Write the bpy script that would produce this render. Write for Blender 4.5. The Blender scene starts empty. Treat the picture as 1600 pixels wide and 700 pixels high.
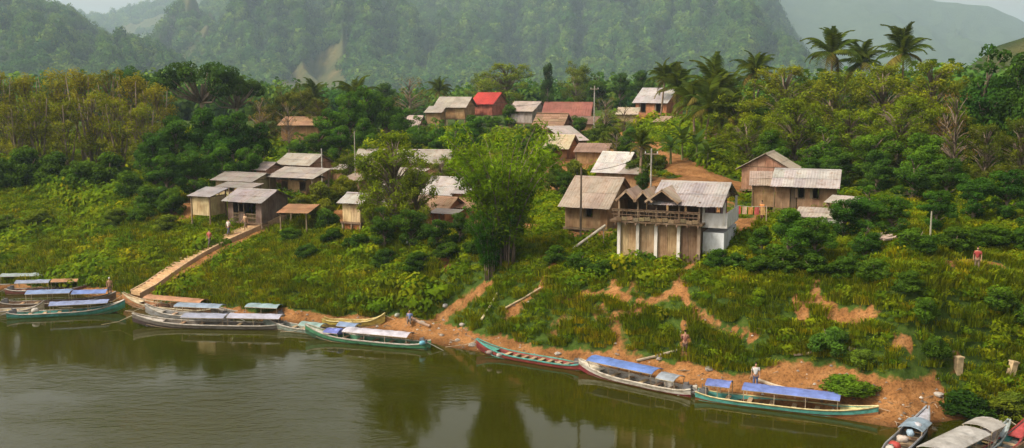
import bpy, math, random
import numpy as np
from mathutils import Vector, Matrix

R = math.radians
rnd = random.Random(7)
nr = np.random.RandomState(11)
sc = bpy.context.scene
col = sc.collection

# ------------------------------------------------------------------ camera, sky, sun, exposure
CAMZ, FPX, HORIZON = 20.0, 1540.0, 130.0
PITCH = math.atan((350 - HORIZON) / FPX)
cd = bpy.data.cameras.new('camera'); cam = bpy.data.objects.new('camera', cd); col.objects.link(cam)
cd.sensor_width = 36; cd.lens = 36 * FPX / 1600; cd.clip_start = 0.5; cd.clip_end = 20000
cam.location = (0, 0, CAMZ); cam.rotation_euler = (math.pi / 2 - PITCH, 0, 0)
sc.camera = cam

SUN_EL, SUN_AZ = R(46), R(246)          # azimuth clockwise from +Y: to the left of the camera, a little behind it
w = bpy.data.worlds.new('World'); sc.world = w; w.use_nodes = True
nt = w.node_tree; nt.nodes.clear()
sky = nt.nodes.new('ShaderNodeTexSky'); sky.sky_type = 'NISHITA'; sky.sun_disc = False
sky.sun_elevation = SUN_EL; sky.sun_rotation = SUN_AZ
sky.air_density = 1.2; sky.dust_density = 5.0; sky.ozone_density = 1.0
hs = nt.nodes.new('ShaderNodeHueSaturation'); hs.inputs['Saturation'].default_value = 0.15
warm = nt.nodes.new('ShaderNodeMix'); warm.data_type = 'RGBA'; warm.blend_type = 'MULTIPLY'
warm.inputs[0].default_value = 1.0; warm.inputs[7].default_value = (1.0, 0.93, 0.84, 1)
bg = nt.nodes.new('ShaderNodeBackground'); bg.inputs[1].default_value = 0.10
wo = nt.nodes.new('ShaderNodeOutputWorld')
nt.links.new(sky.outputs[0], hs.inputs['Color']); nt.links.new(hs.outputs[0], warm.inputs[6])
nt.links.new(warm.outputs[2], bg.inputs[0]); nt.links.new(bg.outputs[0], wo.inputs[0])
sl = bpy.data.lights.new('sun', 'SUN'); sl.energy = 1.5; sl.angle = R(10); sl.color = (1.0, 0.90, 0.72)
sun = bpy.data.objects.new('sun', sl); col.objects.link(sun)
sdir = Vector((math.sin(SUN_AZ) * math.cos(SUN_EL), math.cos(SUN_AZ) * math.cos(SUN_EL), math.sin(SUN_EL)))
sun.rotation_euler = sdir.to_track_quat('Z', 'Y').to_euler(); sun.location = (-60, -60, 120)

sc.render.engine = 'CYCLES'
sc.view_settings.view_transform = 'Standard'; sc.view_settings.look = 'None'
sc.view_settings.exposure = 1.28; sc.view_settings.gamma = 1.0; sc.view_settings.use_curve_mapping = False
cy = sc.cycles
cy.max_bounces = 5; cy.diffuse_bounces = 3; cy.glossy_bounces = 2; cy.transmission_bounces = 2
cy.volume_bounces = 1; cy.transparent_max_bounces = 4; cy.caustics_reflective = False; cy.caustics_refractive = False
cy.use_denoising = True
try: cy.denoiser = 'OPENIMAGEDENOISE'
except Exception: pass

# ------------------------------------------------------------------ picture <-> place
SP, CP = math.sin(PITCH), math.cos(PITCH)
def ray(px, py):
    dx = (px - 800) / FPX; dy = (350 - py) / FPX
    return np.array([dx, CP + dy * SP, -SP + dy * CP])
def P(px, py, Y):                      # the point at depth Y seen at that place of the photograph
    d = ray(px, py); t = Y / d[1]
    return Vector((t * d[0], Y, CAMZ + t * d[2]))
def PZ(px, py, z):                     # ... at height z
    d = ray(px, py); t = (z - CAMZ) / d[2]
    return Vector((t * d[0], t * d[1], z))
MPX = lambda Y: Y / FPX                # metres per pixel of the photograph at depth Y (about)

# ------------------------------------------------------------------ terrain heights
COLS = {
 -500: [(435,0),(425,.6),(380,2.8),(320,6),(280,8),(230,9.5),(190,11.5)],
 0:    [(452,0),(440,.5),(380,2.8),(320,6),(280,8),(230,9.5),(190,11.5)],
 120:  [(458,0),(447,.5),(400,2.3),(330,5.2),(290,7.5),(230,9.5),(190,11.5)],
 205:  [(470,0),(458,.6),(420,2),(350,5),(300,7.3),(240,9.3),(190,12)],
 300:  [(488,0),(470,.8),(430,2.2),(350,5.3),(320,6.6),(270,8.5),(230,10),(190,12)],
 440:  [(503,0),(490,.6),(430,3),(345,5.7),(320,7),(270,8.8),(230,10.2),(190,12)],
 600: [(520,0),(498,.7),(440,3.2),(380,5.5),(345,6.4),(300,7.2),(260,8.9),(215,11),(185,12.5)],
 700: [(543,0),(505,.8),(450,3.3),(400,5.3),(365,6.3),(330,6.9),(300,7.5),(260,8.9),(210,11.4),(180,13)],
 800: [(557,0),(528,.9),(470,3.3),(420,5.2),(385,6.3),(340,6.9),(290,7.9),(250,9.9),(200,11.8),(175,13.3)],
 900: [(573,0),(545,.8),(480,3.6),(430,5.4),(400,6.4),(365,7.0),(320,7.6),(280,8.8),(230,10.8),(190,12.8),(172,14)],
 1065: [(607,0),(572,1),(500,3.6),(440,5.8),(405,6.8),(370,7.3),(330,8.3),(295,9.6),(250,11.3),(210,12.8),(180,14),(165,15)],
 1180: [(632,0),(590,1),(520,3.4),(450,6.1),(400,7.5),(365,8.0),(330,8.4),(280,9.5),(250,10.5),(230,11.3)],
 1300: [(652,0),(600,1.1),(540,3.2),(470,5.7),(430,6.8),(380,7.8),(330,8.5),(290,9.3),(255,10.2),(225,11)],
 1400: [(668,0),(610,1.3),(560,3),(500,5.1),(430,7.6),(390,8.5),(340,9.5),(290,10.3),(255,10.8),(225,11.4)],
 1500: [(654,0),(615,.95),(570,2.3),(500,4.75),(440,6.9),(400,8.0),(350,9.0),(300,9.9),(255,10.6),(225,11.2)],
 1600: [(650,0),(615,.85),(570,2.2),(500,4.6),(440,6.7),(400,7.8),(350,8.9),(300,9.8),(255,10.5),(225,11.2)],
 2100: [(640,0),(605,.85),(560,2.2),(490,4.6),(430,6.7),(390,7.8),(340,8.9),(290,9.9),(250,10.6),(225,11.2)],
}
DD = np.concatenate([np.arange(-60, 0, 2.0), np.arange(0, 60, .25), np.arange(60, 400, 4.0)])
_u, _ds, _prof = [], [], []
for px in sorted(COLS):
    pts = [PZ(px, py, z) for py, z in COLS[px]]
    d0 = pts[0].y
    ds = [p.y - d0 for p in pts]; zs = [p.z for p in pts]
    assert all(b > a for a, b in zip(ds, ds[1:])), (px, ds)
    ds = [-60, -10] + ds + [max(ds[-1] + 60, 190), 330]; zs = [-3, -3] + zs + [10.0, 8.0]
    z = np.interp(DD, ds, zs)
    k = np.exp(-np.linspace(-2, 2, 13) ** 2); k /= k.sum()
    zz = np.interp(np.arange(-60, 400, .25), DD, z)
    zz = np.convolve(np.pad(zz, 6, mode='edge'), k, mode='valid')
    _prof.append(np.interp(DD, np.arange(-60, 400, .25), zz)); _ds.append(d0)
    _u.append(pts[0].x / pts[0].y)
_u = np.array(_u); _ds = np.array(_ds); _prof = np.array(_prof)

def vnoise(x, y, seed=0):
    xi = np.floor(x).astype(np.int64); yi = np.floor(y).astype(np.int64); xf = x - xi; yf = y - yi
    def hsh(a, b):
        n = (a * 374761393 + b * 668265263 + seed * 974711) & 0xffffffff
        n = ((n ^ (n >> 13)) * 1274126177) & 0xffffffff
        return ((n ^ (n >> 16)) & 0xffff) / 65535.0
    sx = xf * xf * (3 - 2 * xf); sy = yf * yf * (3 - 2 * yf)
    a = hsh(xi, yi); b = hsh(xi + 1, yi); c = hsh(xi, yi + 1); d = hsh(xi + 1, yi + 1)
    return (a * (1 - sx) + b * sx) * (1 - sy) + (c * (1 - sx) + d * sx) * sy
def fbm(x, y, seed=0, oct=4):
    s = 0; a = .5; t = 0
    for i in range(oct):
        s = s + a * vnoise(x * 2 ** i, y * 2 ** i, seed + i); t += a; a *= .5
    return s / t
def shore(x, y):
    return np.interp(x / np.maximum(y, 5), _u, _ds)
def raw_h(x, y):
    u = x / np.maximum(y, 5); dl = y - np.interp(u, _u, _ds)
    iu = np.clip(np.searchsorted(_u, u) - 1, 0, len(_u) - 2)
    fu = np.clip((u - _u[iu]) / (_u[iu + 1] - _u[iu]), 0, 1); fu = fu * fu * (3 - 2 * fu)
    idx = np.interp(dl, DD, np.arange(len(DD))); i0 = np.clip(idx.astype(int), 0, len(DD) - 2); f = np.clip(idx - i0, 0, 1)
    za = _prof[iu, i0] * (1 - f) + _prof[iu, i0 + 1] * f
    zb = _prof[iu + 1, i0] * (1 - f) + _prof[iu + 1, i0 + 1] * f
    z = za * (1 - fu) + zb * fu
    amp = np.clip(dl / 6, 0, 1) * np.clip(1.4 - dl / 120, .3, 1)
    z = z + amp * ((fbm(x / 7, y / 7, 3) - .5) * 1.1 + (fbm(x / 2, y / 2, 5, 2) - .5) * .28)
    z = z + np.clip(dl / 2, 0, 1) * (fbm(x / 1.5, y / 1.5, 9, 3) - .5) * .12
    return z
def axis(parts):
    return np.unique(np.concatenate(parts))
XS = axis([-np.geomspace(78, 9000, 30), np.arange(-78, 56, .45), np.geomspace(56, 9000, 32)])
YS = axis([np.linspace(-300, 40, 9), np.arange(42, 132, .45), np.arange(132, 262, 2.0), np.geomspace(262, 9000, 26)])
GX, GY = np.meshgrid(XS, YS)
GZ = raw_h(GX, GY)
def H(x, y):
    x = np.asarray(x, float); y = np.asarray(y, float)
    fx = np.interp(x, XS, np.arange(len(XS))); fy = np.interp(y, YS, np.arange(len(YS)))
    ix = np.clip(fx.astype(int), 0, len(XS) - 2); iy = np.clip(fy.astype(int), 0, len(YS) - 2); fx = fx - ix; fy = fy - iy
    return (GZ[iy, ix] * (1 - fx) + GZ[iy, ix + 1] * fx) * (1 - fy) + (GZ[iy + 1, ix] * (1 - fx) + GZ[iy + 1, ix + 1] * fx) * fy
def G(px, py):                         # where the line of sight meets the ground
    d = ray(px, py); ys = np.arange(45, 300, .1); t = ys / d[1]
    x = t * d[0]; z = CAMZ + t * d[2]; hit = np.nonzero(z <= np.maximum(H(x, ys), 0))[0]
    i = hit[0] if len(hit) else len(ys) - 1
    return Vector((x[i], ys[i], max(float(H(x[i], ys[i])), 0)))
def on_ground(px, Y):
    x = (px - 800) / FPX * Y * 1.0      # refine so that the ground point is on that column
    for _ in range(4):
        z = float(H(x, Y)); d = Y * CP + (CAMZ - z) * SP; x = (px - 800) / FPX * d
    return Vector((x, Y, float(H(x, Y))))

# ------------------------------------------------------------------ materials
def mat(name, build, rough=.8, spec=.2):
    m = bpy.data.materials.new(name); m.use_nodes = True; n = m.node_tree
    b = n.nodes['Principled BSDF']; b.inputs['Roughness'].default_value = rough
    b.inputs['Specular IOR Level'].default_value = spec
    build(n, b); return m
class N:
    def __init__(s, t): s.t = t
    def node(s, typ, **k):
        x = s.t.nodes.new(typ)
        for a, v in k.items(): setattr(x, a, v)
        return x
    def link(s, a, b): s.t.links.new(a, b)
    def coord(s, kind='Object'):
        return s.node('ShaderNodeTexCoord').outputs[kind]
    def pos(s): return s.node('ShaderNodeNewGeometry').outputs['Position']
    def mapping(s, v, scale):
        m = s.node('ShaderNodeMapping'); m.inputs['Scale'].default_value = scale; s.link(v, m.inputs['Vector']); return m.outputs[0]
    def noise(s, v, scale, detail=3, rough=.55):
        x = s.node('ShaderNodeTexNoise'); x.inputs['Scale'].default_value = scale
        x.inputs['Detail'].default_value = detail; x.inputs['Roughness'].default_value = rough
        s.link(v, x.inputs['Vector']); return x.outputs['Fac']
    def ramp(s, f, stops):
        x = s.node('ShaderNodeValToRGB'); e = x.color_ramp.elements
        while len(e) < len(stops): e.new(.5)
        for el, (p, c) in zip(e, stops):
            el.position = p; el.color = (*c, 1) if len(c) == 3 else c
        s.link(f, x.inputs[0]); return x.outputs[0]
    def mix(s, f, a, b, blend='MIX'):
        x = s.node('ShaderNodeMix', data_type='RGBA', blend_type=blend)
        for v, i in ((f, 0), (a, 6), (b, 7)):
            if hasattr(v, 'links'): s.link(v, x.inputs[i])
            else: x.inputs[i].default_value = v if i == 0 else (*v, 1)
        return x.outputs[2]
    def attr(s, name):
        return s.node('ShaderNodeAttribute', attribute_name=name)
    def objcol(s): return s.node('ShaderNodeObjectInfo').outputs['Color']
    def objrnd(s): return s.node('ShaderNodeObjectInfo').outputs['Random']
    def bump(s, h, b, strength=.4, dist=.1):
        x = s.node('ShaderNodeBump'); x.inputs['Strength'].default_value = strength; x.inputs['Distance'].default_value = dist
        s.link(h, x.inputs['Height']); s.link(x.outputs[0], b.inputs['Normal'])
g3 = lambda v: (v, v, v)

def b_ground(t, b):
    n = N(t); p = n.pos()
    soil = n.ramp(n.noise(p, .9, 6, .65), [(.25, (.13, .058, .020)), (.5, (.27, .125, .044)), (.78, (.37, .20, .085))])
    wet = n.ramp(n.noise(p, .35, 3), [(.35, g3(.78)), (.7, g3(1.1))])
    soil = n.mix(1.0, soil, wet, 'MULTIPLY')
    speck = n.ramp(n.noise(p, 6.0, 4, .75), [(.33, (.45, .42, .38)), (.5, g3(1.0)), (.7, (1.25, 1.2, 1.15))]); soil = n.mix(1.0, soil, speck, 'MULTIPLY')
    sz = n.node('ShaderNodeSeparateXYZ'); n.link(p, sz.inputs[0]); band = n.ramp(sz.outputs[2], [(.02, (.42, .40, .38)), (.32, g3(1.0))]); soil = n.mix(1.0, soil, band, 'MULTIPLY')
    under = n.ramp(n.noise(p, 1.6, 5, .7), [(.3, (.020, .036, .006)), (.55, (.050, .085, .011)), (.75, (.095, .10, .02))])
    edge = n.node('ShaderNodeMath', operation='ADD'); a = n.attr('soil')
    nz = n.node('ShaderNodeMath', operation='MULTIPLY_ADD'); n.link(n.noise(p, 2.2, 4, .6), nz.inputs[0]); nz.inputs[1].default_value = .9; nz.inputs[2].default_value = -.45
    n.link(a.outputs['Fac'], edge.inputs[0]); n.link(nz.outputs[0], edge.inputs[1])
    f = n.ramp(edge.outputs[0], [(.35, g3(0)), (.6, g3(1))])
    n.link(n.mix(f, under, soil), b.inputs['Base Color'])
    n.bump(n.noise(p, 3.0, 6, .7), b, .7, .25)
M_GROUND = mat('earth_and_undergrowth', b_ground, .95, .1)

def b_water(t, b):
    n = N(t); p = n.pos()
    c = n.ramp(n.noise(n.mapping(p, (.03, .05, 1)), 1.0, 3), [(.3, (.021, .0225, .0006)), (.7, (.032, .031, .0012))])
    n.link(c, b.inputs['Base Color']); b.inputs['IOR'].default_value = 1.33
    fine = n.noise(n.mapping(p, (.8, 1.5, 1)), 1.1, 4, .6)
    swell = n.noise(n.mapping(p, (.25, .45, 1)), 1.0, 2, .5)
    dist = n.node('ShaderNodeVectorMath', operation='DISTANCE'); n.link(n.mapping(p, (.7, 1, 0)), dist.inputs[0]); dist.inputs[1].default_value = (-13, 56, 0)   # a gust ruffles the water there
    dm = n.node('ShaderNodeMath', operation='MULTIPLY_ADD'); n.link(dist.outputs['Value'], dm.inputs[0]); dm.inputs[1].default_value = -.024; dm.inputs[2].default_value = .27
    ad = n.node('ShaderNodeMath', operation='ADD'); n.link(n.noise(n.mapping(p, (.06, .10, 1)), 1.0, 4, .6), ad.inputs[0]); n.link(dm.outputs[0], ad.inputs[1])
    patch = n.ramp(ad.outputs[0], [(.45, g3(.045)), (.75, g3(1.0))])
    h = n.mix(.45, fine, swell)
    bp = n.node('ShaderNodeBump'); bp.inputs['Distance'].default_value = .30
    sm = n.node('ShaderNodeMath', operation='MULTIPLY'); n.link(patch, sm.inputs[0]); sm.inputs[1].default_value = .75
    n.link(sm.outputs[0], bp.inputs['Strength']); n.link(h, bp.inputs['Height']); n.link(bp.outputs[0], b.inputs['Normal'])
M_WATER = mat('muddy_river_water', b_water, .04, .5)

def leaf_material(name, base=None, lo=.55, hi=1.45, trans=.35, hue=None):
    m = bpy.data.materials.new(name); m.use_nodes = True; t = m.node_tree; t.nodes.clear(); n = N(t)
    c = n.objcol() if base is None else base
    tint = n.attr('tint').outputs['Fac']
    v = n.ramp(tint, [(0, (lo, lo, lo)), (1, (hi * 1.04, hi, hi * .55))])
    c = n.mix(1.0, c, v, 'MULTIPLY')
    big = n.ramp(n.noise(n.pos(), .35, 2), [(.3, (.66, .80, .9)), (.7, (1.25, 1.18, .9))])
    c = n.mix(1.0, c, big, 'MULTIPLY')
    if hue: c = n.mix(1.0, c, n.ramp(n.objrnd(), hue), 'MULTIPLY')
    d = n.node('ShaderNodeBsdfDiffuse'); tr = n.node('ShaderNodeBsdfTranslucent'); mx = n.node('ShaderNodeMixShader')
    mx.inputs[0].default_value = trans
    n.link(c, d.inputs[0]); n.link(n.mix(1.0, c, (1.25, 1.15, .35), 'MULTIPLY'), tr.inputs[0])
    n.link(d.outputs[0], mx.inputs[1]); n.link(tr.outputs[0], mx.inputs[2])
    o = n.node('ShaderNodeOutputMaterial'); n.link(mx.outputs[0], o.inputs[0]); return m
M_LEAF = leaf_material('leaves', None, .42, 1.75, .36)
M_GRASS = leaf_material('grass_blades', (.160, .192, .012), .5, 1.55, .38, [(0, (.75, .92, .8)), (.6, (1.0, 1.0, 1.0)), (.9, (1.35, 1.15, .9)), (1, (1.9, 1.3, 1.2))])
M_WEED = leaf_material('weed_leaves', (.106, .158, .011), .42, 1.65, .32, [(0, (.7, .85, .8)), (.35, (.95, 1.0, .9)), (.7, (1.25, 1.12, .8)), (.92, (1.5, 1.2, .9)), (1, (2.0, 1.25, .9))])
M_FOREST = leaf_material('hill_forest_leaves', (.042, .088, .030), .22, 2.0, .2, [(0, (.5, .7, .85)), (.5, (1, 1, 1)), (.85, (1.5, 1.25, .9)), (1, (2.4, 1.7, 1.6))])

def b_bark(t, b):
    n = N(t); c = n.ramp(n.noise(n.mapping(n.coord(), (4, 4, .7)), 2.0, 5), [(.3, (.09, .065, .045)), (.7, (.26, .20, .15))])
    n.link(n.mix(1.0, c, n.objcol(), 'MULTIPLY'), b.inputs['Base Color'])
M_BARK = mat('bark', b_bark, .9, .1)

def b_tin(t, b):
    n = N(t); p = n.pos()
    st = n.noise(n.mapping(p, (1.2, 1.2, .25)), 2.0, 5, .7)
    rust = n.ramp(st, [(.50, (1, 1, 1)), (.66, (.80, .68, .58)), (.82, (.45, .30, .22))])
    pat = n.ramp(n.noise(p, .6, 3), [(.3, (.55, .53, .51)), (.7, (.80, .77, .74))])
    c = n.mix(1.0, n.objcol(), rust, 'MULTIPLY'); c = n.mix(1.0, c, pat, 'MULTIPLY')
    n.link(c, b.inputs['Base Color']); b.inputs['Metallic'].default_value = .15
M_TIN = mat('weathered_tin_sheet', b_tin, .6, .3)

def b_thatch(t, b):
    n = N(t); p = n.coord()
    c = n.ramp(n.noise(n.mapping(p, (9, 1.2, 1.2)), 2.0, 5, .7), [(.25, g3(.45)), (.75, g3(1.25))])
    n.link(n.mix(1.0, n.objcol(), c, 'MULTIPLY'), b.inputs['Base Color'])
    n.bump(n.noise(n.mapping(p, (14, 2, 2)), 2.0, 4), b, .8, .06)
M_THATCH = mat('thatch', b_thatch, .95, .05)

def b_wood(t, b):
    n = N(t); p = n.coord()
    v = n.mapping(p, (3, 3, .35))
    c = n.ramp(n.noise(v, 2.2, 5, .65), [(.25, g3(.55)), (.55, g3(.95)), (.8, g3(1.25))])
    d = n.ramp(n.noise(n.pos(), .9, 4), [(.35, (.62, .55, .5)), (.6, g3(1.0))])
    c = n.mix(1.0, n.mix(1.0, n.objcol(), c, 'MULTIPLY'), d, 'MULTIPLY')
    n.link(c, b.inputs['Base Color'])
M_WOOD = mat('weathered_boards', b_wood, .85, .15)

def b_plaster(t, b):
    n = N(t); p = n.pos()
    d = n.ramp(n.noise(n.mapping(p, (1, 1, .4)), 1.5, 5, .7), [(.3, (.60, .56, .50)), (.6, g3(1.0))])
    n.link(n.mix(1.0, n.objcol(), d, 'MULTIPLY'), b.inputs['Base Color'])
M_PLASTER = mat('stained_plaster', b_plaster, .9, .15)

def b_paint(t, b):
    n = N(t); p = n.pos()
    d = n.ramp(n.noise(n.mapping(p, (1, 1, 2.5)), 2.0, 6, .75), [(.34, (.38, .32, .26)), (.46, (.75, .70, .64)), (.6, g3(1.05))])
    n.link(n.mix(1.0, n.objcol(), d, 'MULTIPLY'), b.inputs['Base Color'])
M_PAINT = mat('worn_boat_paint', b_paint, .5, .35)

def b_tarp(t, b):
    n = N(t); p = n.pos()
    d = n.ramp(n.noise(p, 1.1, 6, .75), [(.32, (.55, .52, .48)), (.5, (.88, .87, .85)), (.66, g3(1.12))])
    n.link(n.mix(1.0, n.objcol(), d, 'MULTIPLY'), b.inputs['Base Color'])
    n.bump(n.noise(p, 2.5, 3), b, .5, .06)
M_TARP = mat('sun_bleached_tarp', b_tarp, .55, .3)

def b_cloth(t, b):
    n = N(t); n.link(n.mix(1.0, n.objcol(), n.ramp(n.noise(n.coord(), 6, 3), [(.3, g3(.8)), (.7, g3(1.1))]), 'MULTIPLY'), b.inputs['Base Color'])
M_CLOTH = mat('cloth', b_cloth, .9, .1)

def b_stone(t, b):
    n = N(t); n.link(n.mix(1.0, n.objcol(), n.ramp(n.noise(n.pos(), 3, 5, .7), [(.3, g3(.6)), (.7, g3(1.15))]), 'MULTIPLY'), b.inputs['Base Color'])
    n.bump(n.noise(n.pos(), 6, 4), b, .5, .05)
M_STONE = mat('concrete_and_stone', b_stone, .9, .15)

def b_mountain(t, b):
    n = N(t); p = n.pos()
    green = n.ramp(n.noise(p, .014, 7, .75), [(.3, (.026, .042, .016)), (.55, (.045, .070, .024)), (.75, (.075, .085, .035))])
    rock = n.ramp(n.noise(n.mapping(p, (1, 1, .25)), .018, 7, .75), [(.3, (.13, .125, .12)), (.6, (.30, .27, .24)), (.8, (.42, .37, .32))])
    field = n.ramp(n.noise(p, .02, 6, .65), [(.3, (.05, .065, .02)), (.5, (.11, .10, .035)), (.75, (.20, .145, .06))])
    c = n.mix(n.attr('rock').outputs['Fac'], green, rock)
    c = n.mix(n.attr('field').outputs['Fac'], c, field)
    n.link(c, b.inputs['Base Color']); n.bump(n.noise(p, .04, 6, .75), b, 1.0, 14.0)
M_MOUNTAIN = mat('hillside', b_mountain, .95, .05)

# ------------------------------------------------------------------ mesh helpers
def mesh_np(name, verts, faces, attrs=None, smooth=False):
    """faces: (n,k) int array"""
    verts = np.asarray(verts, np.float32); faces = np.asarray(faces, np.int32)
    me = bpy.data.meshes.new(name); me.vertices.add(len(verts)); me.vertices.foreach_set('co', verts.ravel())
    k = faces.shape[1]; me.loops.add(faces.size); me.loops.foreach_set('vertex_index', faces.ravel())
    me.polygons.add(len(faces)); me.polygons.foreach_set('loop_start', np.arange(0, faces.size, k, dtype=np.int32))
    me.polygons.foreach_set('loop_total', np.full(len(faces), k, np.int32))
    if smooth: me.polygons.foreach_set('use_smooth', np.ones(len(faces), bool))
    for a, v in (attrs or {}).items():
        at = me.attributes.new(a, 'FLOAT', 'POINT'); at.data.foreach_set('value', np.asarray(v, np.float32).ravel())
    me.update(calc_edges=True); me.validate(); return me
class MB:
    def __init__(s): s.v = []; s.f = []; s.sm = False
    def add(s, vs, fs):
        o = len(s.v); s.v += [tuple(v) for v in vs]; s.f += [tuple(i + o for i in f) for f in fs]; return s
    def box(s, c, d, rz=0, rx=0):
        M = Matrix.Rotation(rz, 3, 'Z') @ Matrix.Rotation(rx, 3, 'X'); c = Vector(c)
        vs = [c + M @ Vector((x * d[0] / 2, y * d[1] / 2, z * d[2] / 2)) for z in (-1, 1) for y in (-1, 1) for x in (-1, 1)]
        return s.add(vs, [(0, 2, 3, 1), (4, 5, 7, 6), (0, 1, 5, 4), (2, 6, 7, 3), (0, 4, 6, 2), (1, 3, 7, 5)])
    def tube(s, pts, rad, n=6):
        pts = [Vector(p) for p in pts]; rad = rad if hasattr(rad, '__len__') else [rad] * len(pts); vs = []
        for i, p in enumerate(pts):
            d = (pts[min(i + 1, len(pts) - 1)] - pts[max(i - 1, 0)]).normalized()
            a = d.cross(Vector((.3, .9, .2))).normalized(); b = d.cross(a)
            vs += [p + (a * math.cos(t) + b * math.sin(t)) * rad[i] for t in [2 * math.pi * k / n for k in range(n)]]
        fs = [(i * n + k, i * n + (k + 1) % n, (i + 1) * n + (k + 1) % n, (i + 1) * n + k) for i in range(len(pts) - 1) for k in range(n)]
        fs += [tuple(reversed(range(n))), tuple((len(pts) - 1) * n + k for k in range(n))]
        return s.add(vs, fs)
    def prism(s, poly, y0, y1):         # poly in (x,z), extruded along y
        n = len(poly); vs = [(x, y0, z) for x, z in poly] + [(x, y1, z) for x, z in poly]
        return s.add(vs, [tuple(range(n)), tuple(reversed(range(n, 2 * n)))] + [(i, i + n, (i + 1) % n + n, (i + 1) % n) for i in range(n)])
    def mesh(s, name):
        me = bpy.data.meshes.new(name); me.from_pydata(s.v, [], s.f); me.update()
        if s.sm:
            for p in me.polygons: p.use_smooth = True
        return me
def jit(c, a=.12):
    k = 1 + rnd.uniform(-a, a); return tuple(min(1, max(0, x * k * (1 + rnd.uniform(-a, a) * .35))) for x in c[:3])
def obj(name, me, m=None, parent=None, loc=(0, 0, 0), rot=(0, 0, 0), scale=(1, 1, 1), color=None):
    if isinstance(me, MB): me = me.mesh(name)
    o = bpy.data.objects.new(name, me); col.objects.link(o)
    if m is not None and me is not None and not me.materials: me.materials.append(m)
    o.location = loc; o.rotation_euler = rot; o.scale = scale
    if parent is not None: o.parent = parent
    if color is not None: o.color = (*color[:3], 1)
    return o
def tag(o, label, cat, group=None):
    o['label'] = label; o['category'] = cat
    if group: o['group'] = group
    return o
def thing(name, label, cat, loc, rz=0, group=None):
    o = bpy.data.objects.new(name, None); col.objects.link(o); o.location = loc; o.rotation_euler = (0, 0, rz)
    o.empty_display_size = .3; return tag(o, label, cat, group)
def kind(o, k): o['kind'] = k; return o
_unit = {}
def ubox(m):                             # one shared unit box for each material
    if m.name not in _unit:
        me = MB().box((0, 0, 0), (1, 1, 1)).mesh('board_' + m.name); me.materials.append(m); _unit[m.name] = me
    return _unit[m.name]
def piece(name, m, parent, loc, dim, color, rot=(0, 0, 0)):
    return obj(name, ubox(m), None, parent, loc, rot, dim, color)
ORD = ['', 'first', 'second', 'third', 'fourth', 'fifth', 'sixth', 'seventh', 'eighth', 'ninth', 'tenth', 'eleventh', 'twelfth']

# ================================================================== THE SETTING
# ---- bare earth: beach, paths, yards, as shapes on the ground
def world_line(pts): return np.array([[G(*p).x, G(*p).y] for p in pts])
def seg_dist(x, y, line):
    d = np.full(x.shape, 1e9)
    for (ax, ay), (bx, by) in zip(line[:-1], line[1:]):
        vx, vy = bx - ax, by - ay; L = vx * vx + vy * vy + 1e-9
        t = np.clip(((x - ax) * vx + (y - ay) * vy) / L, 0, 1)
        d = np.minimum(d, np.hypot(x - ax - t * vx, y - ay - t * vy))
    return d
BEACH = [(-500, 424), (0, 446), (120, 450), (200, 460), (260, 474), (330, 482), (430, 491), (560, 496), (640, 499), (700, 512), (760, 533),
         (900, 552), (1000, 565), (1060, 570), (1110, 580), (1180, 586), (1240, 578), (1262, 562), (1300, 566), (1350, 585), (1400, 592),
         (1465, 600), (1480, 640), (1530, 650), (1600, 646), (2100, 636)]
_bw = world_line(BEACH); _bu = _bw[:, 0] / _bw[:, 1]
PATHS = [([(1088, 408), (1060, 430), (1062, 452), (1085, 484), (1096, 496)], .75), ([(1096, 496), (1130, 513), (1180, 530)], .3),
         ([(1072, 498), (1070, 535), (1072, 572)], .75), ([(1060, 455), (1020, 474), (985, 488)], .7), ([(1000, 470), (930, 458), (880, 470)], .3),
         ([(862, 415), (846, 448), (822, 474), (792, 490)], .7), ([(772, 440), (740, 462), (700, 488), (680, 500)], .8),
         ([(1276, 420), (1272, 470)], .4), ([(1242, 466), (1256, 500)], .5), ([(1288, 476), (1305, 492), (1365, 490)], .9),
         ([(1480, 412), (1530, 408), (1565, 418)], .9), ([(1210, 330), (1172, 345), (1160, 365), (1120, 385)], 1.6),
         ([(1034, 247), (1075, 264), (1150, 296)], 5.5), ([(1062, 254), (1110, 271), (1160, 288)], 4.0), ([(905, 215), (960, 215), (1005, 205)], 2.6), ([(1010, 205), (1036, 248)], 1.2),
         ([(690, 330), (640, 335), (560, 350)], 1.2), ([(690, 400), (705, 420)], .9), ([(870, 390), (850, 400)], 1.0), ([(1500, 575), (1495, 560)], .6),
         ([(1420, 545), (1400, 530)], .6), ([(445, 340), (480, 330)], 1.2), ([(1440, 385), (1480, 395)], .7)]
PATHS += [([(212, 467), (326, 404), (440, 340)], 3.4)]
PATHS = [(world_line(p), wd) for p, wd in PATHS]
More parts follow.
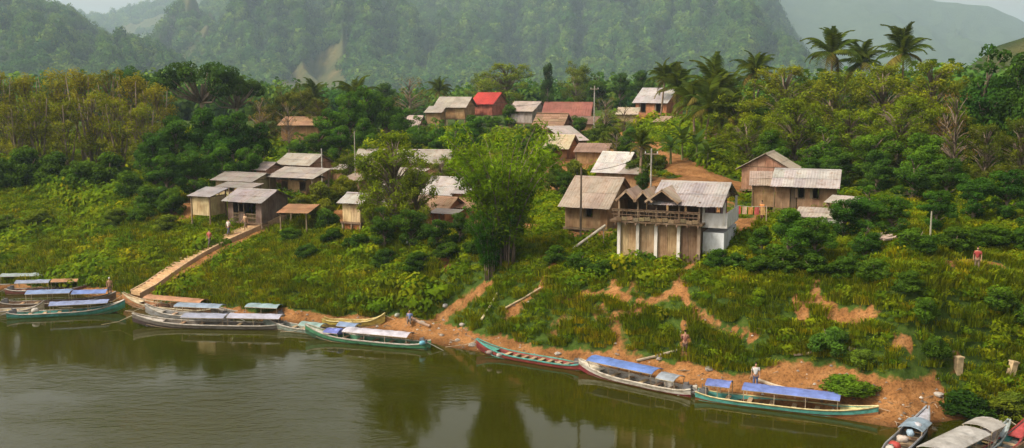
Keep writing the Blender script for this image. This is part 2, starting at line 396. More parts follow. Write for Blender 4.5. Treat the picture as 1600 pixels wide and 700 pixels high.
def soil_mask(x, y):
    sh = shore(x, y); bt = np.interp(x / np.maximum(y, 5), _bu, _bw[:, 1])
    wob = (fbm(x / 2.2, y / 2.2, 21, 3) - .5) * 1.5 + .1
    m = np.clip((bt - y + wob) / .7 + .5, 0, 1)
    for line, wd in PATHS:
        d = seg_dist(x, y, line); m = np.maximum(m, np.clip((max(wd * .42, .26) - d + (fbm(x / 1.1, y / 1.1, 31, 3) - .5) * .5) / .35 + .5, 0, 1))
    gd = G(930, 462); dry = np.exp(-((x - gd.x) / 5.5) ** 2 - ((y - gd.y) / 2.6) ** 2) * np.clip((fbm(x / 1.3, y / 1.3, 55, 3) - .38) * 4, 0, 1) * .75; m = np.maximum(m, dry)
    vill = (fbm(x / 6, y / 6, 41, 3) - .44) * 4 * np.clip((y - sh - 14) / 6, 0, 1) * np.clip((120 - (y - sh)) / 20, 0, 1) * np.clip((x + 45) / 15, 0, 1) * np.clip((24 - x) / 6, 0, 1)
    bare = np.clip((fbm(x / 3, y / 3, 51, 4) - .70) * 6, 0, .6) * (x > -12)
    return np.clip(np.maximum(np.maximum(m, np.clip(vill, 0, .75)), bare), 0, 1)
SOIL = np.zeros_like(GZ)
near = (GY > 40) & (GY < 230) & (np.abs(GX) < 160)
SOIL[near] = soil_mask(GX[near], GY[near]); SOIL[GY < 40] = 1
nx, ny = len(XS), len(YS)
q = (np.arange(ny - 1)[:, None] * nx + np.arange(nx - 1)[None]).ravel()
ground = obj('ground', mesh_np('ground', np.stack([GX, GY, GZ], -1).reshape(-1, 3), np.stack([q, q + 1, q + nx + 1, q + nx], 1), {'soil': SOIL}, True), M_GROUND)
kind(ground, 'structure')
wm = MB().add([(-8900, -300, 0), (8900, -300, 0), (8900, 200, 0), (-8900, 200, 0)], [(0, 1, 2, 3)])
kind(obj('river', wm, M_WATER), 'structure')

# ---- instancing for stuff nobody could count: points with size and turn, one leafy clump each
def leaf_cloud(cent, size, nrm=None, jitter=.6, seed=0, narrow=.5, tint=None):
    """folded diamond leaves at the points cent, facing roughly nrm"""
    r = np.random.RandomState(seed); n = len(cent)
    a = r.normal(size=(n, 3))
    if nrm is not None: a = nrm + a * jitter
    a /= np.linalg.norm(a, axis=1)[:, None] + 1e-9
    b = np.cross(a, r.normal(size=(n, 3))); b /= np.linalg.norm(b, axis=1)[:, None] + 1e-9
    c = np.cross(a, b); s = (size * r.uniform(.6, 1.3, n))[:, None]
    v = np.stack([cent - b * s * .5, cent + c * s * narrow * .5 + a * s * .06, cent + b * s * .5, cent - c * s * narrow * .5 + a * s * .06], 1).reshape(-1, 3)
    f = np.arange(4 * n).reshape(-1, 4)
    t = r.uniform(0, 1, n) if tint is None else np.clip(tint + r.uniform(-.2, .2, n), 0, 1)
    return v, f, np.repeat(t, 4)
def gn_scatter(name, pts, scl, rot, protos, label=None, cat=None):
    """one object: instances of the clumps in protos on the points"""
    me = bpy.data.meshes.new(name); me.vertices.add(len(pts)); me.vertices.foreach_set('co', np.asarray(pts, np.float32).ravel())
    for a, v, ty in (('scl', scl, 'FLOAT'), ('rz', rot, 'FLOAT'), ('which', nr.randint(0, len(protos), len(pts)), 'INT')):
        at = me.attributes.new(a, ty, 'POINT'); at.data.foreach_set('value', np.asarray(v, np.float32 if ty == 'FLOAT' else np.int32))
    o = obj(name, me); g = bpy.data.node_groups.new(name + '_scatter', 'GeometryNodeTree')
    g.interface.new_socket('Geometry', in_out='INPUT', socket_type='NodeSocketGeometry'); g.interface.new_socket('Geometry', in_out='OUTPUT', socket_type='NodeSocketGeometry')
    gi = g.nodes.new('NodeGroupInput'); go = g.nodes.new('NodeGroupOutput'); jn = g.nodes.new('GeometryNodeJoinGeometry')
    for i, pr in enumerate(protos):
        iop = g.nodes.new('GeometryNodeInstanceOnPoints'); oi = g.nodes.new('GeometryNodeObjectInfo'); oi.inputs['Object'].default_value = pr
        oi.inputs['As Instance'].default_value = True
        a = g.nodes.new('GeometryNodeInputNamedAttribute'); a.data_type = 'FLOAT'; a.inputs['Name'].default_value = 'scl'
        rz = g.nodes.new('GeometryNodeInputNamedAttribute'); rz.data_type = 'FLOAT'; rz.inputs['Name'].default_value = 'rz'
        wh = g.nodes.new('GeometryNodeInputNamedAttribute'); wh.data_type = 'INT'; wh.inputs['Name'].default_value = 'which'
        cm = g.nodes.new('FunctionNodeCompare'); cm.data_type = 'INT'; cm.operation = 'EQUAL'
        cx = g.nodes.new('ShaderNodeCombineXYZ')
        g.links.new(wh.outputs[0], [s for s in cm.inputs if s.type == 'INT'][0]); [s for s in cm.inputs if s.type == 'INT'][1].default_value = i
        g.links.new(rz.outputs[0], cx.inputs[2]); g.links.new(gi.outputs[0], iop.inputs['Points']); g.links.new(cm.outputs[0], iop.inputs['Selection'])
        g.links.new(oi.outputs['Geometry'], iop.inputs['Instance']); g.links.new(a.outputs[0], iop.inputs['Scale']); g.links.new(cx.outputs[0], iop.inputs['Rotation'])
        g.links.new(iop.outputs[0], jn.inputs[0])
    g.links.new(jn.outputs[0], go.inputs[0]); md = o.modifiers.new('scatter', 'NODES'); md.node_group = g
    kind(o, 'stuff')
    if label: tag(o, label, cat)
    return o
def proto(name, me, m):                   # source clump, not in the scene itself
    me.materials.clear(); me.materials.append(m); return bpy.data.objects.new(name, me)
def dome(n, rx, rz, seed, shell=.75):
    r = np.random.RandomState(seed); d = r.normal(size=(n, 3)); d[:, 2] = np.abs(d[:, 2]) * 1.0 - .15; d /= np.linalg.norm(d, axis=1)[:, None]
    rad = r.uniform(shell, 1, n)[:, None]; lump = 1 + .25 * np.sin(d[:, :1] * 5 + seed) * np.cos(d[:, 1:2] * 4 + seed * 2)
    return d * rad * lump * np.array([rx, rx, rz]), d
def grass_clump(seed, n=70, hgt=.75, spread=.55):
    r = np.random.RandomState(seed); V, F, T = [], [], []
    for i in range(n):
        a = r.uniform(0, 6.283); d = spread * math.sqrt(r.uniform()); x, y = d * math.cos(a), d * math.sin(a)
        b = a + r.normal() * .6; h = hgt * r.uniform(.5, 1.2); lean = r.uniform(.15, .75) * h; wd = r.uniform(.018, .035)
        sx, sy = -math.sin(b) * wd, math.cos(b) * wd; bx, by = math.cos(b) * lean, math.sin(b) * lean; o = len(V)
        V += [(x - sx, y - sy, -.1), (x + sx, y + sy, -.1), (x + bx * .4 + sx, y + by * .4 + sy, h * .65), (x + bx * .4 - sx, y + by * .4 - sy, h * .65),
              (x + bx * 1.1 + sx * .2, y + by * 1.1 + sy * .2, h * (.95 if i % 3 else .7)), (x + bx * 1.1 - sx * .2, y + by * 1.1 - sy * .2, h * (.95 if i % 3 else .7))]
        F += [(o, o + 1, o + 2, o + 3), (o + 3, o + 2, o + 4, o + 5)]; T += [r.uniform()] * 6
    return mesh_np('grass_clump', V, F, {'tint': T})
def weed_clump(seed, n=110, rx=.6, rz=.6, leaf=.17):
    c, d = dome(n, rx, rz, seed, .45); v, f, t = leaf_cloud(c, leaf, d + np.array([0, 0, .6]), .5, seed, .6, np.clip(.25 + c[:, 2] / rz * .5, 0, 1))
    return mesh_np('weed_clump', v, f, {'tint': t})
GRASS = [proto('grass_clump', grass_clump(s, 80, hh), M_GRASS) for s, hh in ((1, .30), (2, .46), (3, .24))]
WEED = [proto('weed_clump', weed_clump(s, 200, .72, z, lf), M_WEED) for s, z, lf in ((4, .36, .13), (5, .55, .16), (6, .30, .20))]

# points over the part of the bank one can see
def scatter_points(n, x0, x1, y0, y1, keep):
    x = nr.uniform(x0, x1, n); y = nr.uniform(y0, y1, n); dl = y - shore(x, y)
    k = (dl > .8) & (np.abs(x) < y * .80 + 3) & (nr.uniform(size=n) < keep(x, y, dl)) & (soil_mask(x, y) + nr.uniform(-.2, .2, n) < .42) & (soil_mask(x, y - .55) < .8)
    x, y = x[k], y[k]; return np.stack([x, y, H(x, y)], 1)
def gk(x, y, dl): return np.clip(np.where(x < -8, .75, .35) + (fbm(x / 5, y / 5, 61, 3) - .35) * 2.6, .35, 1) * np.clip(1.15 - dl / 28, .03, 1)
def wk(x, y, dl): return np.clip(.30 + (fbm(x / 4, y / 4, 71, 3) - .42) * 3.2, .28, 1) * np.clip(1.25 - dl / 60, .25, 1) * np.where((x < -8) & (dl < 20), .65, 1)
pg = scatter_points(110000, -90, 62, 50, 130, gk)
s = nr.uniform(.6, 1.35, len(pg)) * (1 + np.clip(pg[:, 1] - 90, 0, 60) / 90)
gn_scatter('grass', pg, s, nr.uniform(0, 6.28, len(pg)), GRASS, 'long yellow-green grass growing over the river bank', 'grass')
pw = scatter_points(130000, -95, 75, 50, 170, wk)
edge_ = np.max([soil_mask(pw[:, 0] + a, pw[:, 1] + b) for a, b in ((.7, 0), (-.7, 0), (0, .7), (0, -.7))], axis=0)
s = np.where(edge_ > .45, .45, 1.0) * nr.uniform(.5, 1.5, len(pw)) ** 1.3 * (1 + np.clip(pw[:, 1] - 90, 0, 80) / 60)
s = s * (.75 + .9 * np.clip((fbm(pw[:, 0] / 6, pw[:, 1] / 6, 81, 3) - .45) * 4, 0, 1))
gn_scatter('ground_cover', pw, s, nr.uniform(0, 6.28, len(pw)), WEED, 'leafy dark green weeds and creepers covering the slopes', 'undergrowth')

# ---- hills and mountains
def hill(name, crest, Yf, Yc, zf, seed, rough, rockiness, field=None, nu=150, nv=60, back=.5):
    pxs = np.linspace(crest[0][0], crest[-1][0], nu); cpy = np.interp(pxs, [c[0] for c in crest], [c[1] for c in crest])
    v = np.concatenate([np.linspace(0, 1, nv), 1 + np.linspace(0, 1, 14)[1:]])
    U, V = np.meshgrid(pxs, v); C = np.meshgrid(cpy, v)[0]
    crestz = np.array([[P(a, b, Yc).z for a, b in zip(pxs, cpy)]])
    Y = np.where(V <= 1, Yf + (Yc - Yf) * V, Yc + (Yc - Yf) * back * (V - 1))
    X = (U - 800) / FPX * Y
    prof = np.where(V <= 1, .12 * V + .88 * np.clip(V, 0, 1) ** 1.35, 1 - .9 * np.clip(V - 1, 0, 1) ** 1.2)
    Z = zf + (crestz - zf) * prof
    sp = (Yc - Yf)
    ridg = 1 - np.abs(2 * fbm(X / (sp * .45), Y / (sp * .9), seed, 4) - 1)
    env = np.clip(V * 4.0, 0, 1) * np.clip((1.0 - np.abs(V - .45) * 1.7), .10, 1)
    gul = 1 - np.abs(2 * fbm(U / 46 + fbm(X / (sp * .2), Y / (sp * .2), seed + 20, 2) * 1.6, V * 1.3, seed + 30, 3) - 1); Z = Z + (gul - .7) * rough * .75 * env
    Z = Z + (ridg - .75) * rough * env + (fbm(X / (sp * .08), Y / (sp * .08), seed + 7, 4) - .5) * rough * .28 * env
    gy, gx = np.gradient(Z); dY = np.gradient(Y, axis=0); slope = gy / np.maximum(dY, 1)
    crag = 0 if rockiness < .9 else np.exp(-((U - 975) / 42) ** 2) * np.clip((V - .06) * 8, 0, 1) + .7 * np.exp(-((U - 1110) / 40) ** 2) * np.clip((V - .2) * 6, 0, 1)
    rk = np.clip((slope - 1.05) * 1.5 + (fbm(X / 180, Z / 270, seed + 3, 4) - .5) * 3.0 + crag * 3.0 * fbm(X / 70, Z / 200, 88, 4) - .25, 0, 1) * rockiness
    fd = np.zeros_like(Z)
    if field is not None: fd = field(X, Y, Z, U, V)
    n1, n2 = Z.shape[1], Z.shape[0]; q = (np.arange(n2 - 1)[:, None] * n1 + np.arange(n1 - 1)[None]).ravel()
    o = obj(name, mesh_np(name, np.stack([X, Y, Z], -1).reshape(-1, 3), np.stack([q, q + 1, q + n1 + 1, q + n1], 1), {'rock': rk, 'field': fd}, True), M_MOUNTAIN)
    kind(o, 'structure'); return o, X, Y, Z, rk, fd
def project(p):
    y = p[:, 1] * CP - (p[:, 2] - CAMZ) * SP; up = p[:, 1] * SP + (p[:, 2] - CAMZ) * CP
    return 800 + FPX * p[:, 0] / y, 350 - FPX * up / y
def forest_points(hl, n, crown, skip=.5):
    o, X, Y, Z, rk, fd = hl; a = X.shape
    i = nr.uniform(0, a[0] - 1.01, n); j = nr.uniform(0, a[1] - 1.01, n); ii, jj = i.astype(int), j.astype(int); fi, fj = i - ii, j - jj
    def s(A): return (A[ii, jj] * (1 - fj) + A[ii, jj + 1] * fj) * (1 - fi) + (A[ii + 1, jj] * (1 - fj) + A[ii + 1, jj + 1] * fj) * fi
    p = np.stack([s(X), s(Y), s(Z)], 1); px, py = project(p)
    k = (py > -45) & (py < 190) & (px > -60) & (px < 1660) & (s(rk) < skip) & (s(fd) + nr.uniform(-.2, .2, n) < .4)
    return p[k]
def field_main(X, Y, Z, U, V):
    px, py = project(np.stack([X, Y, Z], -1).reshape(-1, 3)); px = px.reshape(X.shape); py = py.reshape(X.shape)
    m = np.clip((546 + (fbm(Y / 60, Z / 20, 5) - .5) * 30 - px) / 6, 0, 1) * np.clip((py - (50 + (545 - px) * .62)) / 8, 0, 1) * np.clip((px - 415) / 20, 0, 1)
    m2 = np.clip((fbm(X / 200, Y / 200, 77, 4) - .58) * 6, 0, .55) * (px < 560)
    return np.clip(np.maximum(m * (.6 + fbm(X / 90, Y / 90, 78, 4) * .6), m2), 0, 1)
HL = {}
HL['main'] = hill('limestone_mountain', [(240, 165), (290, 60), (330, 5), (400, -25), (450, -55), (520, -80), (800, -90), (1000, -85), (1130, -75), (1178, -42), (1198, 0), (1222, 45), (1245, 80), (1275, 115), (1310, 160)],
                  1250, 2500, 9, 3, 260, 1.0, field_main, 340, 120)
HL['back'] = hill('hill', [(-250, 40), (90, 24), (130, 20), (190, 24), (225, 11), (270, 5), (330, -3), (420, -12), (560, -14)], 2400, 3700, 9, 13, 180, .2,
                  lambda X, Y, Z, U, V: np.clip((fbm(X / 330, Y / 330, 17, 4) - .55) * 5, 0, .6), 130, 50)
HL['left'] = hill('hill', [(-520, -80), (-200, -60), (0, -42), (50, -10), (85, 6), (120, 18), (150, 40), (200, 72), (250, 104), (310, 150)], 900, 1600, 8.5, 23, 110, .15, lambda X, Y, Z, U, V: np.clip((fbm(X / 160, Y / 160, 27, 4) - .56) * 5, 0, .6), 130, 50)
HL['far'] = hill('hill', [(1020, -20), (1200, -25), (1400, -8), (1450, 2), (1530, 9), (1570, 26), (1600, 44), (1660, 78), (1760, 105), (1950, 130)], 3000, 4300, 9, 33, 160, .1, None, 120, 40)
HL['right'] = hill('hill', [(1440, 150), (1500, 108), (1545, 72), (1600, 54), (1700, 40), (1900, 60), (2100, 120)], 170, 270, 14, 43, 4, 0,
                   lambda X, Y, Z, U, V: np.clip((fbm(X / 20, Y / 20, 3, 4) - .3) * 2, 0, .6), 80, 40)
def crown_clump(seed, n=260, r=4.2, h=5.0, leaf=1.15):
    c, d = dome(n, r, h, seed, .7); v, f, t = leaf_cloud(c, leaf, d, .5, seed, .8, np.clip(.2 + c[:, 2] / h * .6, 0, 1)); return mesh_np('tree_crown_clump', v, f, {'tint': t})  # top light and dark gaps painted into the tint, rising with height
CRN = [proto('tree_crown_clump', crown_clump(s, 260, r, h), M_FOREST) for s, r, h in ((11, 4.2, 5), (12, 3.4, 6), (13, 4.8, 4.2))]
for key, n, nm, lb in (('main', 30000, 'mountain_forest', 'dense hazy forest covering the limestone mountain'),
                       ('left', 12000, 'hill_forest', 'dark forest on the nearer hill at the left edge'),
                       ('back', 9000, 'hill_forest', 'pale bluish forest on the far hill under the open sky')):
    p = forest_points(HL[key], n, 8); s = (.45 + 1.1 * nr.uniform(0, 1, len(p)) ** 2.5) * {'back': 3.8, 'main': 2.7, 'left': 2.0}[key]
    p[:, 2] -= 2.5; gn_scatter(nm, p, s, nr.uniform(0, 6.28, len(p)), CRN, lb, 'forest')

# ================================================================== TREES AND PLANTS
def limb_mesh(name, segs):
    m = MB(); m.sm = True
    for pts, rad, n in segs: m.tube(pts, rad, n)
    return m.mesh(name)
def clumped(centers, radii, per, leaf, seed, narrow=.5, squash=.8, shell=.55, droop=0):
    r = np.random.RandomState(seed); C, D, T = [], [], []
    for c, rad, in zip(centers, radii):
        n = max(6, int(per * rad * rad)); d = r.normal(size=(n, 3)); d /= np.linalg.norm(d, axis=1)[:, None]
        p = d * (rad * r.uniform(shell, 1.05, n) ** .6)[:, None]; p[:, 2] *= squash
        C.append(np.array(c) + p); D.append(d + np.array([0, 0, .5 - droop])); T.append(np.clip(.45 + .3 * d[:, 2] + r.uniform(-.25, .25), 0, 1))  # tint paints highlights: upward-facing leaves lighter, undersides darker, plus random tone
    C, D, T = np.concatenate(C), np.concatenate(D), np.concatenate(T)
    v, f, t = leaf_cloud(C, leaf, D, .7, seed, narrow, T); return v, f, t
def make_tree(kind_, seed):
    """returns (trunk mesh, crown mesh) of a tree 10 m tall, base at the origin"""
    r = np.random.RandomState(seed); segs = []; cs = []; rs = []
    if kind_ == 'broad':
        segs.append(([(0, 0, -.6), (.1, .05, 2), (.0, .15, 4.5), (.1, 0, 7)], [.32, .26, .2, .1], 7))
        for i in range(38):
            a = r.uniform(0, 6.28); z = r.uniform(1.4, 9.2); w_ = 2.9 * math.sqrt(max(.05, 1 - ((z - 5.0) / 4.9) ** 2)); d = w_ * r.uniform(.35, .95)
            c = (d * math.cos(a), d * math.sin(a), z); cs.append(c); rs.append(r.uniform(.55, 1.3))
            segs.append(([(0, 0, max(1.5, z - 2)), (c[0] * .5, c[1] * .5, z - .8), c], [.1, .07, .03], 4))
        cs.append((0, 0, 5.5)); rs.append(1.8)
        V = clumped(cs, rs, 260, .32, seed, .55)
    elif kind_ == 'umbrella':
        segs.append(([(0, 0, -.6), (.15, .05, 3), (.0, .1, 5.5), (.2, 0, 7)], [.4, .3, .26, .14], 7))
        for i in range(22):
            a = r.uniform(0, 6.28); d = 4.6 * math.sqrt(r.uniform(.02, 1)); z = 9.0 - d * d * .09 + r.uniform(-.9, .3); c = (d * math.cos(a), d * math.sin(a), z)
            cs.append(c); rs.append(r.uniform(.9, 1.5)); segs.append(([(0, 0, 5), (c[0] * .6, c[1] * .6, z - 1.3), c], [.16, .09, .03], 5))
        V = clumped(cs, rs, 170, .34, seed, .55, .55)
    elif kind_ == 'airy':                 # slender, thin yellow-green foliage over pale stems
        for k in range(3):
            a = k * 2.1 + r.uniform(-.5, .5); sx, sy = .5 * math.cos(a), .5 * math.sin(a)
            segs.append(([(sx * .3, sy * .3, -.5), (sx, sy, 3), (sx * 2.2, sy * 2.2, 6.2), (sx * 2.8, sy * 2.8, 9)], [.13, .11, .08, .03], 5))
        for i in range(60):
            a = r.uniform(0, 6.28); z = r.uniform(2.2, 9.6); w_ = 2.1 * math.sqrt(max(.05, 1 - ((z - 5.8) / 4.4) ** 2)); d = w_ * r.uniform(.2, 1.0); c = (d * math.cos(a), d * math.sin(a), z)
            cs.append(c); rs.append(r.uniform(.4, .85)); segs.append(([(c[0] * .25, c[1] * .25, z - 1.5), (c[0] * .7, c[1] * .7, z - .5), c], [.05, .035, .015], 4))
        V = clumped(cs, rs, 150, .24, seed, .5, .9, .2)
    elif kind_ == 'feathery':              # open crown of small hanging sprays
        segs.append(([(0, 0, -.6), (.1, .1, 2.5), (-.1, .15, 5), (.1, 0, 8)], [.22, .18, .13, .05], 6))
        for i in range(85):
            a = r.uniform(0, 6.28); z = r.uniform(1.4, 9.4); w_ = 3.1 * math.sqrt(max(.05, 1 - ((z - 5.6) / 4.6) ** 2)); d = w_ * r.uniform(.3, 1.0); c = (d * math.cos(a), d * math.sin(a), z)
            cs.append(c); rs.append(r.uniform(.35, .95)); segs.append(([(0, 0, max(1.4, z - 2.2)), (c[0] * .55, c[1] * .55, z - .5), c], [.08, .05, .02], 4))
        V = clumped(cs, rs, 230, .26, seed, .45, .95, .1, .3)
    elif kind_ == 'bare':
        segs.append(([(0, 0, -.6), (.1, 0, 3), (0, .1, 6), (.1, 0, 9)], [.2, .16, .1, .03], 6))
        for i in range(40):
            a = r.uniform(0, 6.28); z = r.uniform(3.5, 9.6); d = r.uniform(.6, 2.6); c = (d * math.cos(a), d * math.sin(a), z)
            segs.append(([(0, 0, z - 1.8), (c[0] * .5, c[1] * .5, z - .7), c], [.07, .05, .015], 4)); cs.append(c); rs.append(r.uniform(.35, .7))
        V = clumped(cs, rs, 95, .2, seed, .45, .9, .1)
    elif kind_ == 'bamboo':               # a clump of arching culms with plumes of narrow leaves
        for k in range(40):
            a = r.uniform(0, 6.28); b = .7 * math.sqrt(r.uniform()); L = r.uniform(6.5, 10.3); out = r.uniform(.6, 4.4); pts = []
            for t in np.linspace(0, 1, 8):
                rr = b + out * t ** 2.2; pts.append((rr * math.cos(a), rr * math.sin(a), -.5 + (L + .5) * (t - .10 * t ** 5)))
            segs.append((pts, [.06, .06, .055, .05, .04, .03, .02, .01], 4))
            for t in np.linspace(.22, 1, 13):
                rr = b + out * t ** 2.2; z = L * (t - .10 * t ** 5); ja = a + r.normal() * .25; jr = rr + r.uniform(-.2, .5)
                cs.append((jr * math.cos(ja), jr * math.sin(ja), z + r.uniform(-.3, .2))); rs.append(r.uniform(.35, .72) * (.75 + .45 * math.sin(t * 3)))
        V = clumped(cs, rs, 95, .36, seed, .26, .8, .15, .5)
    elif kind_ == 'shrub':
        for i in range(9):
            a = r.uniform(0, 6.28); z = r.uniform(2, 7.5); d = r.uniform(.8, 3.4); c = (d * math.cos(a), d * math.sin(a), z)
            segs.append(([(0, 0, -.6), (c[0] * .4, c[1] * .4, z * .55), c], [.22, .16, .06], 4))
        for i in range(34):
            a = r.uniform(0, 6.28); e = math.acos(r.uniform(0, 1)); d = r.uniform(.55, .95)
            c = (4.4 * d * math.sin(e) * math.cos(a), 4.4 * d * math.sin(e) * math.sin(a), 1.2 + 7.2 * d * math.cos(e)); cs.append(c); rs.append(r.uniform(1.1, 2.0))
        cs.append((0, 0, 3.5)); rs.append(3.0)
        V = clumped(cs, rs, 62, .75, seed, .5)
    tm = limb_mesh('trunk', segs); tm.materials.append(M_BARK)
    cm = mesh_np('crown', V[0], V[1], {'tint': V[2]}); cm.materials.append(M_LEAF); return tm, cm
PROTO = {k: [make_tree(k, s) for s in ss] for k, ss in dict(broad=(1, 2, 3), umbrella=(4,), airy=(5, 6, 7), feathery=(8, 9, 10), bare=(14, 15), bamboo=(16,), shrub=(17, 18, 19)).items()}
WID = dict(broad=3.6, umbrella=5.3, airy=2.4, feathery=3.5, bare=2.8, bamboo=3.9, shrub=5.3)   # half width of each at 10 m tall
CAT = dict(shrub='shrub', bamboo='bamboo')
def tree(kd, px, top, Y, hw, label, color, group=None, name=None, var=None, bark=(1, 1, 1), base=None):
    need = dict(shrub=1.15, umbrella=1.3, bamboo=2.2).get(kd, 2.0)
    for k in range(40):                    # step towards the river until the plant has room to stand below its top
        g = on_ground(px, Y) if base is None else base
        h = P(px, top, Y).z - g.z; wid = hw * MPX(Y)
        if base is not None or h >= need * wid: break
        Y -= .5
    h = max(h, .6 * wid)
    nm = name or {'broad': 'broadleaf_tree', 'umbrella': 'spreading_tree', 'airy': 'slender_tree', 'feathery': 'feathery_tree', 'bare': 'sparse_tree', 'bamboo': 'bamboo_clump', 'shrub': 'shrub'}[kd]
    t = thing(nm, label, CAT.get(kd, 'tree'), g, rnd.uniform(0, 6.28), group)
    v = PROTO[kd]; tm, cm = v[rnd.randrange(len(v)) if var is None else var]
    sw = wid / WID[kd]; sh = h / 10.0; S = (sw, sw, sh)
    obj('trunk', tm, None, t, scale=S, color=bark); obj('crown', cm, None, t, scale=S, color=jit(tuple(min(.3, (1.7 if kd == 'broad' else 1.25) * c) for c in color), .10)); return t
YG = (.150, .140, .020); YG2 = (.125, .138, .017); DK = (.022, .055, .012); MD = (.045, .085, .015); LT = (.085, .125, .016); OL = (.105, .095, .025); FTH = (.125, .145, .015); BR = (.15, .105, .055)

# left grove
def row(kd, lst, lab, color, group, **k):
    lst = sorted(lst)
    for i, (px, top, Y, hw) in enumerate(lst): tree(kd, px, top, Y, hw, lab.format(ORD[i + 1]), color, group, **k)
row('airy', [(8, 108, 138, 38), (48, 112, 140, 36), (92, 106, 142, 40), (136, 104, 140, 40), (178, 102, 138, 40), (214, 112, 137, 38), (250, 128, 134, 36)],
    'tall yellow-green slender tree in the back row of the left grove, {} from the left', YG, 'left grove of yellow-green trees')
row('airy', [(-12, 150, 127, 34), (28, 158, 126, 34), (66, 140, 127, 35), (108, 150, 126, 36), (150, 138, 127, 36), (190, 150, 126, 36), (228, 160, 125, 34)],
    'yellow-green slender tree in the front row of the left grove, {} from the left', YG2, 'left grove of yellow-green trees')
row('shrub', [(-5, 235, 120, 34), (38, 222, 121, 38), (85, 232, 121, 36), (130, 240, 119, 34), (172, 232, 119, 36)],
    'dark green bushy undergrowth at the foot of the left grove, {} from the left', MD, 'bushes at the foot of the left grove')
# the dark trees above the left houses
tree('umbrella', 318, 86, 152, 72, 'large dark spreading tree rising highest over the left houses', (.030, .060, .018), var=0)
tree('umbrella', 372, 108, 156, 46, 'smaller dark spreading tree leaning right of the largest dark one', (.035, .062, .018), var=0)
tree('broad', 205, 98, 215, 34, 'distant dark rounded tree behind the left grove', DK)
row('broad', [(242, 205, 118, 34), (278, 178, 119, 42), (322, 165, 120, 46), (366, 172, 119, 44), (402, 190, 121, 36)],
    'dark evergreen tree in the bank of trees behind the left houses, {} from the left', (.026, .062, .014), 'dark evergreens behind the left houses')
row('broad', [(262, 238, 111, 34), (305, 225, 112, 36), (350, 222, 113, 34), (392, 222, 114, 28)],
    'dark green tree right behind the roofs of the left stilt houses, {} from the left', (.030, .070, .014), 'dark trees hugging the left houses')
row('shrub', [(205, 262, 113, 30), (236, 285, 109, 30), (268, 288, 107, 26), (222, 312, 106, 24)],
    'dark bush left of the lowest stilt houses, {} from the left', MD, 'bushes left of the stilt houses')
row('feathery', [(415, 150, 148, 26), (446, 132, 160, 30), (474, 128, 158, 30), (500, 150, 150, 26)],
    'dull green tree around the brown roof left of centre, {} from the left', (.070, .080, .022), 'trees around the brown roof')
row('bare', [(408, 148, 142, 24), (452, 158, 139, 22), (640, 118, 190, 36)], 'thin brownish half-bare tree left of the red roof, {} from the left', BR, 'half-bare trees')
row('broad', [(520, 165, 140, 32), (546, 140, 146, 34), (575, 128, 150, 34), (604, 150, 150, 32), (532, 192, 133, 26), (570, 182, 132, 30)],
    'rounded mid-green tree in the clump left of the village, {} from the left', (.038, .082, .014), 'tree clump left of the village')
row('broad', [(628, 165, 158, 26), (655, 178, 142, 24), (682, 182, 140, 28), (712, 190, 138, 28), (742, 178, 145, 26)],
    'dark green tree below the red roof, {} from the left', (.030, .070, .013), 'trees below the red roof')
tree('feathery', 792, 96, 245, 52, 'pale yellow-green rounded tree on the skyline above the red roof', (.115, .14, .025))
tree('feathery', 752, 112, 240, 28, 'small pale green tree on the skyline left of the rounded one', (.095, .12, .025))
tree('broad', 856, 96, 235, 13, 'narrow dark tree on the skyline like a column', (.022, .04, .018))
tree('feathery', 900, 92, 238, 32, 'yellow-green tree on the skyline beside the narrow dark one', (.105, .13, .025))
row('broad', [(935, 110, 225, 26), (968, 112, 220, 24), (1000, 108, 218, 24), (1060, 118, 200, 26), (700, 138, 240, 20), (600, 128, 230, 28)],
    'dark green tree on the skyline behind the village, {} from the left', (.032, .06, .018), 'skyline trees behind the village')
row('bare', [(945, 150, 150, 26), (975, 165, 142, 22), (962, 205, 118, 20), (1000, 215, 112, 18)], 'thin olive tree among the upper houses, {} from the left', (.13, .12, .04), 'thin trees among the upper houses')
row('shrub', [(935, 186, 148, 24), (900, 240, 112, 20), (955, 190, 138, 18), (995, 240, 106, 24), (1020, 225, 110, 22), (870, 250, 110, 22), (838, 190, 150, 18)],
    'green bush between the upper village houses, {} from the left', (.06, .085, .018), 'bushes between upper village houses')
row('feathery', [(548, 232, 116, 28), (590, 262, 112, 24), (640, 240, 118, 26), (690, 245, 116, 24), (725, 222, 124, 26)],
    'light green tree between the pale roofs left of the bamboo, {} from the left', (.085, .115, .016), 'trees between the pale roofs')
row('broad', [(818, 205, 140, 24), (860, 215, 134, 18), (905, 178, 150, 18), (948, 178, 152, 18), (770, 178, 172, 18), (985, 196, 128, 20)],
    'small dark tree among the upper village roofs, {} from the left', (.034, .07, .014), 'small trees among the upper roofs')
row('broad', [(470, 205, 134, 26), (500, 200, 130, 28), (600, 228, 128, 26), (640, 205, 140, 26), (725, 252, 110, 28), (800, 150, 180, 20), (890, 150, 188, 16), (835, 236, 118, 24), (880, 262, 104, 18), (976, 212, 118, 22), (1002, 258, 101, 16)],
    'leafy dark tree crowding the village roofs, {} from the left', (.030, .062, .012), 'dark trees crowding the roofs')
row('shrub', [(512, 318, 98, 22), (455, 352, 98, 22), (590, 335, 94, 20), (660, 352, 90, 20), (480, 378, 93, 22)],
    'dark bush in the gap between the left houses and the bamboo, {} from the left', (.035, .07, .013), 'bushes in the central gap')
